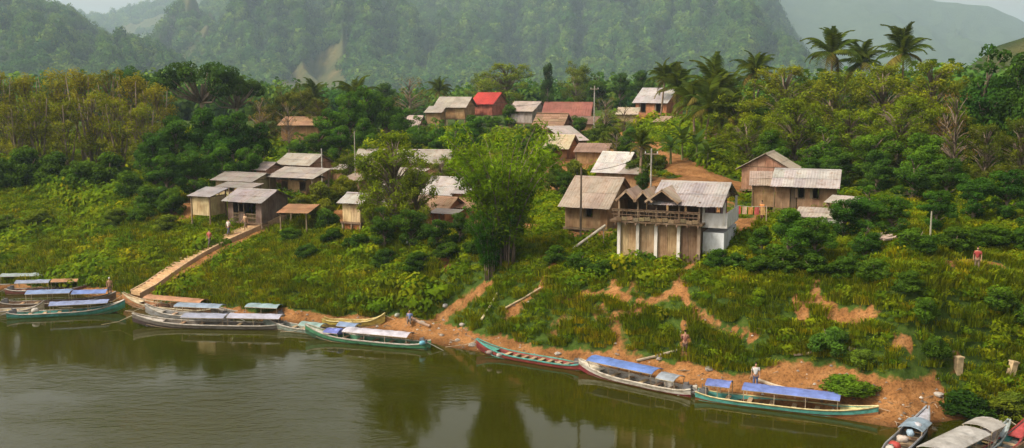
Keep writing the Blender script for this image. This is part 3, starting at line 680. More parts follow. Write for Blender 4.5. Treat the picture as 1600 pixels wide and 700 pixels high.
# right wood
row('feathery', [(1150, 138, 136, 56), (1222, 98, 132, 66), (1300, 108, 130, 62), (1374, 98, 126, 66), (1450, 90, 122, 62)],
    'tall feathery yellow-green tree along the top of the right wood, {} from the left', FTH, 'feathery trees of the right wood')
row('feathery', [(1165, 178, 112, 44), (1240, 150, 109, 56), (1322, 168, 106, 58), (1402, 148, 102, 60), (1474, 150, 100, 54)],
    'feathery tree in the middle of the right wood, {} from the left', (.090, .125, .013), 'feathery trees of the right wood')
row('broad', [(1200, 200, 106, 40), (1285, 195, 104, 46), (1365, 200, 100, 46), (1440, 205, 96, 46), (1180, 120, 142, 40), (1262, 128, 138, 40)],
    'mid-green rounded tree within the right wood, {} from the left', (.045, .085, .012), 'rounded trees of the right wood')
row('broad', [(1208, 232, 105, 28), (1262, 228, 104, 32), (1310, 232, 102, 34), (1368, 232, 96, 36), (1425, 240, 92, 38), (1478, 245, 88, 38)],
    'dark tree low in the right wood above the big tin roof, {} from the left', (.028, .060, .013), 'dark trees low in the right wood')
tree('broad', 1532, 62, 104, 66, 'tall dark tree at the right edge rising above the palms', (.020, .05, .012))
tree('broad', 1588, 78, 100, 58, 'tall dark tree cut by the right edge of the view', (.026, .058, .013))
tree('bare', 1488, 140, 93, 40, 'dry reddish-brown tree in front of the tall dark right tree', (.13, .085, .035))
row('feathery', [(1535, 190, 90, 42), (1592, 180, 88, 46), (1630, 230, 84, 40)], 'olive-green tree under the tall dark right tree, {} from the left', (.065, .085, .014), 'trees near the right edge')
row('broad', [(1520, 268, 81, 38), (1572, 262, 80, 42), (1612, 290, 77, 36), (1680, 240, 82, 50), (1740, 180, 90, 60), (1462, 295, 80, 34)], 'dark green bushy tree near the right edge, {} from the left', (.024, .058, .012), 'dark trees near the right edge')
# in front of the houses
tree('bamboo', 787, 174, 79.0, 98, 'big dark green bamboo clump standing before the village centre', (.095, .165, .012))
tree('bamboo', 765, 300, 78.2, 42, 'lower leafy bamboo at the foot of the big clump', (.030, .080, .010))
tree('feathery', 618, 203, 91, 70, 'bright yellow-green open tree before the long pale roof', (.105, .145, .015), var=1)
tree('feathery', 585, 235, 92, 40, 'left companion of the bright yellow-green tree', (.095, .135, .015), var=0)
tree('feathery', 652, 250, 90, 40, 'lower yellow-green tree beside the bright open tree', (.10, .125, .016), var=2)
row('broad', [(600, 320, 88, 28), (642, 322, 87.5, 32), (684, 338, 87, 28), (718, 330, 86, 24)], 'dark leafy tree on the bank below the pale roofs, {} from the left', (.030, .062, .013), 'dark trees below the pale roofs')
row('shrub', [(560, 360, 90, 24), (600, 385, 87, 26), (650, 390, 85.6, 28), (700, 375, 85, 26), (742, 372, 82, 22), (520, 352, 94, 22)],
    'dark green bush on the bank left of the big bamboo, {} from the left', (.032, .065, .012), 'bushes on the bank left of the bamboo')
row('shrub', [(505, 275, 106, 26), (540, 268, 108, 24), (470, 300, 103, 22), (505, 305, 101, 24)], 'yellowish bush between the left houses and the cream hut, {} from the left', (.09, .105, .018), 'bushes right of the left houses')
row('broad', [(1190, 352, 77, 26), (1230, 322, 78, 44), (1272, 336, 77, 38)], 'leafy green tree below the big tin roof, {} from the left', (.038, .082, .013), 'trees below the big tin roof')
row('broad', [(1318, 305, 79, 34), (1355, 286, 78, 40), (1392, 300, 76, 36), (1352, 345, 73, 32)], 'dark green tree right of the big tin roof, {} from the left', (.026, .062, .012), 'trees right of the big tin roof')
row('shrub', [(1185, 395, 72.5, 26), (1225, 385, 72.5, 34), (1270, 392, 71.5, 32), (1320, 395, 70.5, 32), (1365, 400, 69, 34)], 'bush under the trees on the right bank, {} from the left', (.035, .072, .012), 'bushes under the right bank trees')
row('shrub', [(1430, 350, 72, 36), (1490, 350, 74, 36), (1545, 345, 74, 38), (1598, 350, 73, 34), (1420, 420, 67, 28)], 'bush on the upper right bank, {} from the left', (.040, .080, .013), 'bushes on the upper right bank')
row('shrub', [(1440, 455, 64.5, 28), (1556, 440, 66.0, 34), (1600, 470, 64.5, 30), (1460, 520, 62.8, 26)],
    'leafy bush on the middle of the right bank, {} from the left', (.045, .088, .014), 'bushes on the middle right bank')
tree('shrub', 1326, 568, 61.4, 50, 'round low bush standing alone on the bare sand', (.060, .105, .014), base=G(1326, 618))
tree('shrub', 1296, 502, 63.5, 36, 'broad-leaved dark bush above the sand by the bare patch', (.045, .10, .022))
tree('shrub', 1506, 592, 59.6, 46, 'dark bush at the waterline behind the tin-roofed boat', (.018, .040, .010), base=G(1510, 648))
tree('shrub', 1575, 605, 60.3, 44, 'olive bush at the waterline near the right edge', (.075, .10, .015))
tree('shrub', 1345, 540, 62.6, 26, 'pale leafy bush at the top of the sand', (.07, .12, .022))
row('shrub', [(905, 390, 77.5, 26), (940, 400, 76, 24), (868, 380, 80, 22), (985, 402, 74, 16), (1010, 395, 75, 14), (1112, 366, 76, 18), (1120, 385, 74, 24), (1150, 392, 73, 24)],
    'green bush around the foot of the veranda house, {} from the left', (.040, .082, .014), 'bushes around the veranda house')
row('shrub', [(262, 332, 103, 24), (180, 322, 108, 26), (60, 322, 112, 28), (10, 330, 111, 26)],
    'yellow-green bush on the left bank slope, {} from the left', (.075, .105, .016), 'bushes on the left bank slope')

# ---- coconut palms: a thin leaning trunk and separate fronds
def frond_mesh(seed, L=4.2):
    r = np.random.RandomState(seed); V, F, T = [], [], []; n = 26
    def sp(t): return np.array([L * t * (1 - .18 * t * t), 0, 1.1 * t - 2.1 * t ** 2.6])
    for i in range(n):
        t = (i + 1) / n; p = sp(t); ll = .95 * math.sin(min(1, t * 1.08 + .08) * 2.9) + .12
        for s_ in (-1, 1):
            tip = p + np.array([.42 * ll, s_ * ll * .8, -.55 * ll + r.uniform(-.1, .1)]); o = len(V); wv = np.array([.11, 0, 0])
            V += [p - wv, p + wv, tip + wv * .2, tip - wv * .2]; F.append((o, o + 1, o + 2, o + 3)); T += [r.uniform(.2, .9)] * 4
    for i in range(8):
        a, b = sp(i / 8), sp((i + 1) / 8); o = len(V); wv = np.array([0, .06 * (1 - i / 9), 0]); V += [a - wv, a + wv, b + wv, b - wv]; F.append((o, o + 1, o + 2, o + 3)); T += [.9] * 4
    me = mesh_np('frond', V, F, {'tint': T}); me.materials.append(M_LEAF); return me
FROND = [frond_mesh(s) for s in (1, 2, 3)]
_pt = {}
def palm(px, top, Y, label, color, sc_=1.0):
    g = on_ground(px, Y); h = P(px, top, Y).z - g.z - 2.7 * sc_; t = thing('coconut_palm', label, 'palm', g, rnd.uniform(0, 6.28), 'coconut palms')
    ln = rnd.uniform(.2, .9); m = MB(); m.sm = True
    m.tube([(0, 0, -.5), (ln * .2, 0, h * .3), (ln * .55, 0, h * .65), (ln, 0, h)], [.24, .17, .14, .12], 7); obj('trunk', m, M_BARK, t, color=(1.1, 1, .9))
    n = 22
    for i in range(n):
        up = i / n; tilt = R(38 - 125 * up ** .8 + rnd.uniform(-18, 18)); a = i * 2.4 + rnd.uniform(-.4, .4)
        k = sc_ * rnd.uniform(.7, 1.15) * (1 - .25 * max(0, up - .6))
        obj('frond', FROND[i % 3], None, t, (ln, 0, h), (0, tilt, a), (k, k, k), jit(color if up > .12 else (.12, .10, .04), .15))
    return t
for px, top, Y, s_, d in [(1294, 42, 146, 1.35, 'tallest coconut palm on the right skyline, left of the pair'), (1342, 66, 150, 1.1, 'thin coconut palm between the two tall ones on the right skyline'),
                          (1406, 44, 144, 1.3, 'tall coconut palm right of the skyline group before the pale ridge'), (1174, 82, 150, 1.05, 'coconut palm on the skyline above the dirt road'),
                          (1118, 96, 128, 1.25, 'coconut palm with long trunk beside the upper orange house'), (1085, 122, 134, 1.1, 'coconut palm drooping just right of the upper orange house'),
                          (1032, 96, 165, 1.1, 'coconut palm behind the upper orange house roof'), (1058, 106, 150, 1.1, 'coconut palm behind the gap right of the upper orange house'),
                          (1145, 112, 140, 1.1, 'coconut palm left of the feathery trees'), (556, 122, 165, 1.1, 'coconut palm in the clump left of the red roof'),
                          (486, 128, 190, 1.1, 'coconut palm far behind the brown roof'), (686, 122, 225, 1.0, 'coconut palm on the skyline left of the red roof'),
                          (1100, 128, 120, 1.2, 'coconut palm with yellowing fronds above the banana plants'), (1130, 150, 118, 1.0, 'shorter coconut palm at the left end of the right wood'), (1000, 205, 103, .55, 'young palm behind the veranda house beside the light pole')]:
    palm(px, top, Y, d, (.060, .085, .018), s_)

# banana-like broad leaves by the road
def banana(px, top, Y, label):
    g = on_ground(px, Y); h = P(px, top, Y).z - g.z; t = thing('banana_plant', label, 'plant', g, rnd.uniform(0, 6), 'banana plants by the dirt road'); m = MB(); m.tube([(0, 0, -.3), (.05, 0, h * .5)], [.16, .1], 6); obj('stem', m, M_BARK, t, color=(.7, 1, .5))
    V, F = [], []
    for i in range(9):
        x = i / 8; V += [(2.2 * x, -.34 * math.sin(math.pi * min(1, x * .95 + .05)), .9 * x - 1.5 * x * x + .08), (2.2 * x, 0, .9 * x - 1.5 * x * x), (2.2 * x, .34 * math.sin(math.pi * min(1, x * .95 + .05)), .9 * x - 1.5 * x * x + .08)]
    for i in range(8):
        o = i * 3; F += [(o, o + 3, o + 4, o + 1), (o + 1, o + 4, o + 5, o + 2)]
    me = mesh_np('leaf', V, F, {'tint': np.full(len(V), .55)}, True); me.materials.append(M_LEAF)
    for i in range(9): obj('leaf', me, None, t, (0, 0, h * .48), (0, R(-65 + i * 9), i * 2.4), (h * .3,) * 3, jit((.05, .085, .025), .2))
for i, (px, top, Y) in enumerate([(1048, 205, 112), (1066, 192, 115), (1088, 200, 113), (1105, 215, 110)]):
    banana(px, top, Y, f'broad-leaved banana plant on the slope above the dirt road, {ORD[i+1]} from the left')

# the wood that closes the view behind the village, one mass
pts, scl = [], []
for _ in range(1500):
    px = rnd.uniform(-60, 1660); Y = rnd.uniform(225, 390) if px < 1150 else rnd.uniform(150, 260)
    if 560 < px < 1130 and Y < 245: continue
    p = on_ground(px, Y); topy = np.interp(px, [-60, 200, 260, 420, 600, 700, 760, 1000, 1150, 1300, 1480, 1560, 1660], [125, 120, 112, 130, 138, 140, 132, 122, 130, 118, 110, 110, 100]) + rnd.uniform(-4, 26)
    h = P(px, topy, Y).z - p.z
    if h < 3: continue
    pts.append(p); scl.append(min(h, 17) / 5.2 * 1.0)
WOOD = [proto('tree_crown_clump', crown_clump(s, 520, 3.0, 5.0, .62), M_FOREST) for s in (31, 32, 33)]
gn_scatter('distant_wood', pts, scl, nr.uniform(0, 6.28, len(pts)), WOOD, 'green wood closing the view between the village and the mountains', 'wood')

# ================================================================== HOUSES
def sheet_mesh(name, w_, L, m):          # a ribbed roofing sheet: x across, y down the slope, thin
    key = (name, round(w_, 3), round(L, 3))
    if key in _unit: return _unit[key]
    n = 9; V = []
    for k in (0, 1):
        for y in (0, L):
            for i in range(n): V.append((-w_ / 2 + w_ * i / (n - 1), y, (.028 if i % 2 else 0) - k * .012))
    F = []
    for i in range(n - 1):
        F.append((i, i + 1, n + i + 1, n + i)); F.append((2 * n + i, 3 * n + i, 3 * n + i + 1, 2 * n + i + 1))
    F += [(0, n, 3 * n, 2 * n), (n - 1, 3 * n - 1, 4 * n - 1, 2 * n - 1)] + [(n + i, n + i + 1, 3 * n + i + 1, 3 * n + i) for i in range(n - 1)]
    me = bpy.data.meshes.new(name); me.from_pydata(V, [], F); me.update(); me.materials.append(m); _unit[key] = me; return me
def panel_mesh(w_, h, m, boards):        # wall panel of upright boards with open joints
    key = ('panel', m.name, round(w_, 2), round(h, 2), boards)
    if key in _unit: return _unit[key]
    b = MB(); bw = w_ / boards
    for i in range(boards): b.box((-w_ / 2 + bw * (i + .5), (i % 2) * .012, h / 2), (bw * .94, .03, h))
    b.box((0, .03, h * .5), (w_, .015, h * .98))
    me = b.mesh('wall_panel'); me.materials.append(m); _unit[key] = me; return me
def slope_roof(parent, name, W, run, slope, z_eave, y_eave, sgn, m, color, sw=.95, two=True, wob=.10):
    """sheets from the eave (y_eave, z_eave) up to the ridge; sgn=+1 for the front slope (ridge lies at +y of the eave)"""
    a = math.atan(slope); L = run / math.cos(a)
    rf = obj(name, MB().box((0, sgn * run / 2, run * slope / 2 - .10), (W - .1, .06, .06)), M_WOOD, parent, (0, y_eave, z_eave), color=(.2, .15, .1))
    for k in range(3):
        obj('rafter', ubox(M_WOOD), None, rf, ((k - 1) * (W / 2 - .25), sgn * run / 2, run * slope / 2 - .10), (sgn * a, 0, 0), (.08, L, .1), color=(.2, .14, .09))
    n = max(2, round(W / sw)); w_ = W / n; rows = 2 if (two and L > 2.6) else 1
    for r_ in range(rows):
        Lr = L / rows + (.12 if rows == 2 else 0); me = sheet_mesh('roof_sheet', w_ * 1.06, Lr, m)
        for i in range(n):
            s0 = r_ * L / rows - (.12 if r_ else 0); x = -W / 2 + w_ * (i + .5)
            up = .012 * (i % 2) + (.03 if r_ else 0) + rnd.uniform(0, .006)
            k = Matrix.Rotation(math.pi if sgn < 0 else 0, 4, 'Z') @ Matrix.Rotation(a, 4, 'X')
            off = Matrix.Rotation(math.pi if sgn < 0 else 0, 3, 'Z') @ Matrix.Rotation(a, 3, 'X') @ Vector((0, s0 - rnd.uniform(0, .07) * (r_ == 0), up))
            o = obj('roof_sheet', me, None, rf, (x + off.x, off.y, off.z), color=jit(color, wob)); o.rotation_euler = k.to_euler()
            o.rotation_euler.z += R(rnd.uniform(-.5, .5))
    return rf
def thatch_roof(parent, name, W, run, slope, z_eave, y_eave, sgn, color):
    a = math.atan(slope); L = run / math.cos(a); rf = obj(name, MB().box((0, sgn * run / 2, run * slope / 2 - .12), (W - .1, .08, .08)), M_WOOD, parent, (0, y_eave, z_eave), color=(.2, .15, .1))
    rows = max(3, round(L / .75)); n = max(3, round(W / 1.3)); w_ = W / n
    for r_ in range(rows):
        for i in range(n):
            Lr = L / rows * 1.5; s0 = r_ * L / rows; k = Matrix.Rotation(math.pi if sgn < 0 else 0, 4, 'Z') @ Matrix.Rotation(a - .06, 4, 'X')
            off = k.to_3x3() @ Vector((0, s0 + Lr / 2 - .1, .05 + s0 * .06 + rnd.uniform(0, .03)))
            o = obj('thatch_bundle', ubox(M_THATCH), None, rf, (-W / 2 + w_ * (i + .5) + off.x, off.y, off.z), scale=(w_ * 1.0, Lr, .07), color=jit(color, .16)); o.rotation_euler = k.to_euler()
            o.rotation_euler.z += R(rnd.uniform(-1.5, 1.5))
    return rf
def wall_run(parent, p0, p1, z, h, m, color, pattern, pw=1.1, boards=5):
    """a wall of panels from p0 to p1 (x,y); pattern string: f full, w window, o open with rail, d door"""
    a = Vector((*p0, 0)); b = Vector((*p1, 0)); d = b - a; L = d.length; n = len(pattern) if pattern else max(1, round(L / pw)); pattern = pattern or 'f' * n
    w_ = L / n; ang = math.atan2(d.y, d.x); u = d.normalized(); nrm = Vector((u.y, -u.x, 0))
    wl = obj('wall', MB().box((0, .05, h - .05), (L, .08, .1)), M_WOOD, parent, ((a + b) / 2) + Vector((0, 0, z)), (0, 0, ang), color=jit((.2, .14, .09)))
    for i, c in enumerate(pattern):
        x = -L / 2 + w_ * (i + .5)
        if c == 'f': obj('wall_panel', panel_mesh(w_ * .98, h - .1, m, boards), None, wl, (x, 0, 0), color=jit(color, .13))
        elif c == 'w':
            obj('wall_panel', panel_mesh(w_ * .98, h * .42, m, boards), None, wl, (x, 0, 0), color=jit(color, .13))
            piece('lintel', M_WOOD, wl, (x, .02, h - .22), (w_ * .98, .05, .22), jit(color, .1))
            fr = MB(); 
            for sx in (-1, 1): fr.box((sx * w_ * .46, -.03, h * .63), (.07, .07, h * .42))
            fr.box((0, -.035, h * .43), (w_, .1, .06)); obj('window_frame', fr, M_WOOD, wl, (x, 0, 0), color=jit((.16, .11, .07)))
            if rnd.random() < .6: piece('shutter', M_WOOD, wl, (x - w_ * .62, -.06, h * .64), (w_ * .36, .03, h * .38), jit((.2, .15, .1), .2), (0, 0, R(rnd.uniform(-25, 5))))
        elif c == 'o':
            for zz in (.45, .85): piece('rail', M_WOOD, wl, (x, 0, zz), (w_, .05, .06), jit((.25, .18, .11)))
            for k in range(4): piece('baluster', M_WOOD, wl, (x - w_ / 2 + w_ * (k + .5) / 4, .0, .42), (.04, .035, .84), jit((.25, .18, .11)))
        elif c == 'd':
            piece('door', M_WOOD, wl, (x, .06, h * .44), (w_ * .8, .04, h * .86), jit((.12, .085, .055)))
            piece('lintel', M_WOOD, wl, (x, .0, h - .16), (w_ * .98, .06, .12), jit(color, .1))
    return wl
def gable(parent, dep, x, z, rise, m, color, over):
    n = 6; 
    for i in range(n):
        y0 = -dep / 2 + dep * i / n; y1 = y0 + dep / n; h0 = rise * (1 - abs(y0) / (dep / 2)); h1 = rise * (1 - abs(y1) / (dep / 2))
        b = MB(); b.add([(x - .02, y0 + .01, z), (x - .02, y1 - .01, z), (x - .02, y1 - .01, z + h1), (x - .02, y0 + .01, z + h0), (x + .02, y0 + .01, z), (x + .02, y1 - .01, z), (x + .02, y1 - .01, z + h1), (x + .02, y0 + .01, z + h0)],
                        [(0, 1, 2, 3), (7, 6, 5, 4), (0, 4, 5, 1), (1, 5, 6, 2), (2, 6, 7, 3), (3, 7, 4, 0)])
        obj('gable_board', b, m, parent, color=jit(color, .12))
GREY = (.36, .33, .31); PALE = (.46, .42, .37); BROWNR = (.30, .19, .13); PINKR = (.42, .29, .24); REDR = (.52, .05, .04)
BAM = (.36, .22, .11); CREAM = (.50, .38, .21); ORNG = (.48, .21, .09); DKW = (.15, .10, .065); PINKW = (.42, .24, .16); TAN = (.42, .27, .14)
def house(label, pl, pr, pe, pri, Y, dep, yaw=-24, wall_h=2.3, over=.55, roof='tin', rcol=GREY, wcol=BAM, wmat=None, front='', side='', lower='stilts', lcol=DKW, lpat='', name='stilt_house',
          sw=.95, group='village houses', flip=False, maxlow=3.2, pw=1.1):
    wmat = wmat or M_WOOD; ya = R(yaw); E = P((pl + pr) / 2, pe, Y); m = MPX(Y)
    W = (pr - pl) * m / math.cos(ya); run = dep / 2 + over
    rz = P((pl + pr) / 2, pri, Y + run * math.cos(ya)).z; slope = min(.95, max(.22, (rz - E.z) / run)); rise = slope * run
    c = E + Matrix.Rotation(ya, 3, 'Z') @ Vector((0, run, 0)); floor = E.z + slope * over - wall_h
    gz = float(H(c.x, c.y)); t = thing(name, label, 'house', (c.x, c.y, gz), ya, group); f = floor - gz; ez = E.z - gz
    rm = M_TIN
    for sgn in (1, -1):
        if roof == 'thatch': thatch_roof(t, 'roof', W, run, slope, ez, -run * sgn, sgn, rcol)
        else: slope_roof(t, 'roof', W, run, slope, ez, -run * sgn, sgn, rm, rcol, sw)
    rc = MB().prism([(-.22, -.22 * slope + .07), (0, .07), (.22, -.22 * slope + .07), (.22, -.22 * slope + .09), (0, .10), (-.22, -.22 * slope + .09)], -W / 2, W / 2)
    obj('ridge_cap', rc, M_THATCH if roof == 'thatch' else M_TIN, t, (0, 0, ez + rise), (0, 0, math.pi / 2), color=jit(rcol, .1))
    hw = W / 2 - .4; hd = dep / 2
    wall_run(t, (-hw, -hd), (hw, -hd), f, wall_h, wmat, wcol, front, pw); wall_run(t, (hw, hd), (-hw, hd), f, wall_h, wmat, wcol, '', pw * 1.6)
    wall_run(t, (hw, -hd), (hw, hd), f, wall_h, wmat, wcol, side, pw); wall_run(t, (-hw, hd), (-hw, -hd), f, wall_h, wmat, wcol, '', pw * 1.4)
    for s_ in (-1, 1): gable(t, dep, s_ * hw, f + wall_h - .02, slope * hd - .05, wmat, wcol, over)
    obj('floor', MB().box((0, 0, 0), (2 * hw + .3, dep + .3, .16)), M_WOOD, t, (0, 0, f - .1), color=jit((.2, .14, .09)))
    # posts down to the ground
    rot = Matrix.Rotation(ya, 3, 'Z'); npx = max(2, round(W / 2.2))
    for i in range(npx + 1):
        for yy in (-hd, hd):
            x = -hw + 2 * hw * i / npx; wp = c + rot @ Vector((x, yy, 0)); zb = float(H(wp.x, wp.y)) - gz - .3
            if f - .18 - zb > .15: piece('post', M_WOOD, t, (x, yy, (f - .18 + zb) / 2), (.16, .16, f - .18 - zb), jit((.28, .21, .14)))
    if lower == 'wall':
        wp = c + rot @ Vector((0, -hd, 0)); zb = min(float(H(*(c + rot @ Vector((x, -hd, 0))).xy)) for x in (-hw, 0, hw)) - gz - .2; lh = min(maxlow, f - .18 - zb)
        if lh > .4:
            wall_run(t, (-hw + .1, -hd + .12), (hw - .1, -hd + .12), f - .18 - lh, lh, wmat, lcol, lpat, pw); wall_run(t, (hw - .12, -hd + .1), (hw - .12, hd), f - .18 - lh, lh, wmat, lcol, '', pw)
            wall_run(t, (-hw + .12, hd), (-hw + .12, -hd + .1), f - .18 - lh, lh, wmat, lcol, '', pw)
    return t
def leanto(label, pl, pr, pe, pri, Y, dep, yaw=-24, rcol=GREY, wcol=BAM, name='lean_to_shed', cat='shed', sw=.95, h=2.0, walls=True, group='sheds with single-slope roofs'):
    """one slope that rises away from the camera on posts"""
    ya = R(yaw); E = P((pl + pr) / 2, pe, Y); W = (pr - pl) * MPX(Y) / math.cos(ya)
    rz = P((pl + pr) / 2, pri, Y + dep * math.cos(ya)).z; slope = min(.9, max(.15, (rz - E.z) / dep)); c = E + Matrix.Rotation(ya, 3, 'Z') @ Vector((0, dep / 2, 0))
    gz = float(H(c.x, c.y)); t = thing(name, label, cat, (c.x, c.y, gz), ya, group); ez = E.z - gz
    slope_roof(t, 'roof', W, dep, slope, ez, -dep / 2, 1, M_TIN, rcol, sw); rot = Matrix.Rotation(ya, 3, 'Z')
    for sx in (-1, 1):
        for yy, zt in ((-dep / 2 + .35, ez + .35 * slope), (dep / 2 - .15, ez + (dep - .15) * slope)):
            wp = c + rot @ Vector((sx * (W / 2 - .3), yy, 0)); zb = float(H(wp.x, wp.y)) - gz - .3
            if zt - .08 - zb > .2: piece('post', M_WOOD, t, (sx * (W / 2 - .3), yy, (zt - .08 + zb) / 2), (.12, .12, zt - .08 - zb), jit((.26, .19, .12)))
    if walls:
        hw = W / 2 - .35; wall_run(t, (-hw, -dep / 2 + .4), (hw, -dep / 2 + .4), ez - h, h + .25 * slope, M_WOOD, wcol, ''); wall_run(t, (hw, -dep / 2 + .4), (hw, dep / 2 - .2), ez - h, h, M_WOOD, wcol, '')
    return t

# --- left cluster on stilts above the stairs
house('left-most stilt house, grey tin roof above a cream wall', 322, 398, 283, 270, 108, 4.2, wcol=CREAM, front='fwff', lower='wall', lcol=PINKW)
leanto('low grey lean-to roof under the left-most stilt house', 288, 330, 307, 293, 101, 3.0, rcol=(.40, .38, .40), wcol=CREAM)
house('long stilt house with a dark open veranda, nearest the stairs', 340, 412, 316, 296, 100, 4.4, rcol=(.38, .35, .36), wcol=(.2, .14, .11), front='fowoof', lower='stilts', side='ffff')
leanto('middle grey lean-to roof between two left stilt houses', 330, 396, 293, 285, 104.5, 2.2, rcol=GREY, walls=False)
house('small left stilt house with a rusty gable, wedged between two bigger ones', 390, 416, 266, 254, 113, 3.0, rcol=(.48, .42, .38), wcol=PINKW, wall_h=2.0)
house('highest of the left stilt houses, wide gable over a pink wall', 424, 486, 258, 241, 116, 4.4, rcol=PALE, wcol=PINKW, front='fffff', lower='none')
leanto('wide patched tin porch roof in front of the highest left house', 410, 492, 278, 262, 108, 3.6, rcol=(.44, .40, .37), walls=False)
house('brown-walled stilt house under the patched porch roof', 428, 480, 281, 272, 109, 3.0, rcol=GREY, wcol=TAN, front='wffw', lower='stilts')
leanto('flat orange-brown mat roof at the top of the stairs', 430, 482, 333, 320, 97.5, 3.2, yaw=-10, rcol=(.45, .24, .12), walls=False)
leanto('tiny pale awning poking out right of the left houses', 512, 536, 265, 257, 117, 2.4, rcol=PALE)
# --- cream hut and the pale roofs behind the yellow-green tree
house('tall narrow cream hut with an orange lower storey', 524, 566, 318, 302, 94, 3.0, wcol=CREAM, wall_h=2.0, lower='wall', lcol=ORNG, rcol=(.48, .46, .45), over=.4)
leanto('small grey lean-to leaning on the cream hut', 566, 608, 325, 312, 95.5, 2.6, rcol=(.42, .40, .38))
house('long hall with a pale tin roof behind the yellow-green tree', 548, 702, 255, 234, 126, 6.0, yaw=-6, rcol=PALE, wcol=PINKW, sw=1.2)
house('low house with patched pale roof left of the bamboo', 572, 640, 302, 286, 104, 4.0, rcol=(.46, .43, .37), wcol=TAN)
house('house with a bright patched roof beside the bamboo', 652, 716, 305, 277, 103, 5.0, rcol=(.50, .47, .45), wcol=TAN)
house('brown-roofed hut on the slope left of the bamboo', 654, 696, 332, 308, 95, 3.6, yaw=-30, rcol=(.40, .26, .16), wcol=ORNG, lower='wall', lcol=(.35, .18, .09))
leanto('rust-brown lean-to tucked under the bamboo', 696, 738, 325, 310, 96, 3.0, rcol=(.42, .25, .15), wcol=ORNG)
leanto('pale sheet roof lying low beside the brown hut', 668, 712, 334, 328, 92.5, 1.8, rcol=PALE, walls=False)
leanto('pale rusty roof peeping out under the yellow-green tree', 600, 650, 275, 263, 112, 3.5, rcol=(.44, .38, .33))
leanto('narrow grey roof beside the cream hut, behind its lean-to', 574, 612, 300, 291, 100, 2.6, rcol=(.42, .40, .38))
leanto('brown roof low between the dark leafy trees', 612, 656, 318, 304, 97, 3.0, rcol=(.36, .25, .18), wcol=ORNG)
leanto('grey roof squeezed between the patched roof and the bamboo', 700, 740, 303, 291, 99, 3.0, rcol=(.46, .43, .41))
leanto('small rusty roof at the left end of the long hall', 528, 562, 282, 272, 110, 3.0, rcol=(.42, .33, .27))
# --- house with the big brown roof, next to the veranda house
house('large house with a worn brown-grey roof beside the veranda house', 872, 950, 325, 277, 86, 7.2, yaw=-24, rcol=(.44, .36, .30), wcol=(.30, .20, .11), front='fffwff', lower='wall', lcol=(.20, .13, .08), lpat='ffofff', side='fff', over=.8)
# --- big tin roof on the right
house('house with the big clean tin roof on the right bank', 1208, 1306, 293, 265, 88, 6.4, yaw=-20, rcol=(.50, .47, .46), wcol=(.30, .18, .11), front='ffdwfwff', side='fff', lower='wall', lcol=(.34, .20, .12), over=.8, maxlow=1.5)
house('narrow house with a tall front gable behind the big tin roof', 1231, 1263, 264, 238, 98, 4.6, yaw=66, rcol=(.50, .44, .35), wcol=PINKW, lower='none')
leanto('rusty annex roof on the left side of the big tin roof', 1172, 1214, 290, 268, 90, 4.0, yaw=-14, rcol=(.46, .36, .30), wcol=TAN)
leanto('small pale shed roof sticking out below the big tin roof', 1292, 1330, 318, 306, 81, 1.8, yaw=-40, rcol=PALE, walls=False)
leanto('low grey shed roof among the bushes below the big tin roof', 1244, 1302, 340, 327, 80, 3.0, rcol=(.50, .44, .38))
leanto('greenish sheet awning at the right end of the low shed', 1284, 1316, 349, 342, 78.5, 1.8, rcol=(.42, .44, .38), walls=False)
# --- upper village
house('distant house with a grey roof left of the red roof', 676, 728, 168, 152, 182, 6.0, yaw=-16, rcol=PALE, wcol=TAN, sw=1.6, pw=1.8)
house('distant house with the bright red roof', 732, 770, 163, 145, 188, 6.5, yaw=-26, rcol=REDR, wcol=(.4, .14, .1), sw=1.6, pw=1.8)
house('small pink-white roofed house below the red roof', 620, 654, 198, 181, 160, 5.0, yaw=-10, rcol=(.60, .50, .47), wcol=PINKW, sw=1.6, pw=1.8)
leanto('pale low shed left of the distant grey roof', 662, 690, 176, 166, 178, 4.0, yaw=-10, rcol=PALE, sw=1.5)
house('distant house with a grey gable right of the red roof', 790, 832, 174, 159, 178, 5.5, yaw=-30, rcol=(.50, .43, .40), wcol=(.35, .33, .30), sw=1.6, pw=1.8)
house('distant long house with a rust-red roof', 846, 922, 181, 160, 170, 7.0, yaw=-10, rcol=(.34, .13, .10), wcol=(.28, .18, .12), sw=1.6, pw=1.8)
house('house with a brown thatched roof below the rust-red one', 828, 878, 202, 178, 155, 6.0, yaw=-20, roof='thatch', rcol=(.27, .17, .11), wcol=(.25, .15, .1), pw=1.8)
leanto('dark brown roof right of the thatched house', 876, 926, 194, 182, 158, 4.5, yaw=-20, rcol=(.22, .14, .10), sw=1.5)
leanto('light grey slanted roof on the slope below the rust-red house', 882, 922, 220, 197, 138, 5.0, yaw=30, rcol=(.58, .52, .50), wcol=(.3, .2, .12), sw=1.4)
house('cream-roofed house with an orange wall behind the bamboo', 846, 888, 233, 211, 130, 5.0, yaw=-20, rcol=(.60, .52, .36), wcol=ORNG, lower='wall', lcol=ORNG, pw=1.5)
leanto('brown flat roof above the white tarp roof', 896, 948, 238, 224, 126, 4.0, yaw=-14, rcol=(.36, .24, .18), sw=1.3)
house('house with a whitish tarp roof behind the big brown roof', 924, 972, 270, 238, 108, 5.0, yaw=-30, rcol=(.60, .58, .57), wcol=(.36, .25, .16))
leanto('rusty shed roof right of the whitish tarp roof', 966, 1000, 272, 256, 104, 3.5, rcol=(.42, .37, .32))
house('upper orange-walled house with a clean grey roof', 990, 1040, 161, 138, 168, 6.5, yaw=-34, rcol=(.52, .51, .52), wcol=(.46, .20, .10), wall_h=3.4, lower='wall', lcol=(.42, .22, .10), sw=1.6, pw=1.8, front='fwffwf')
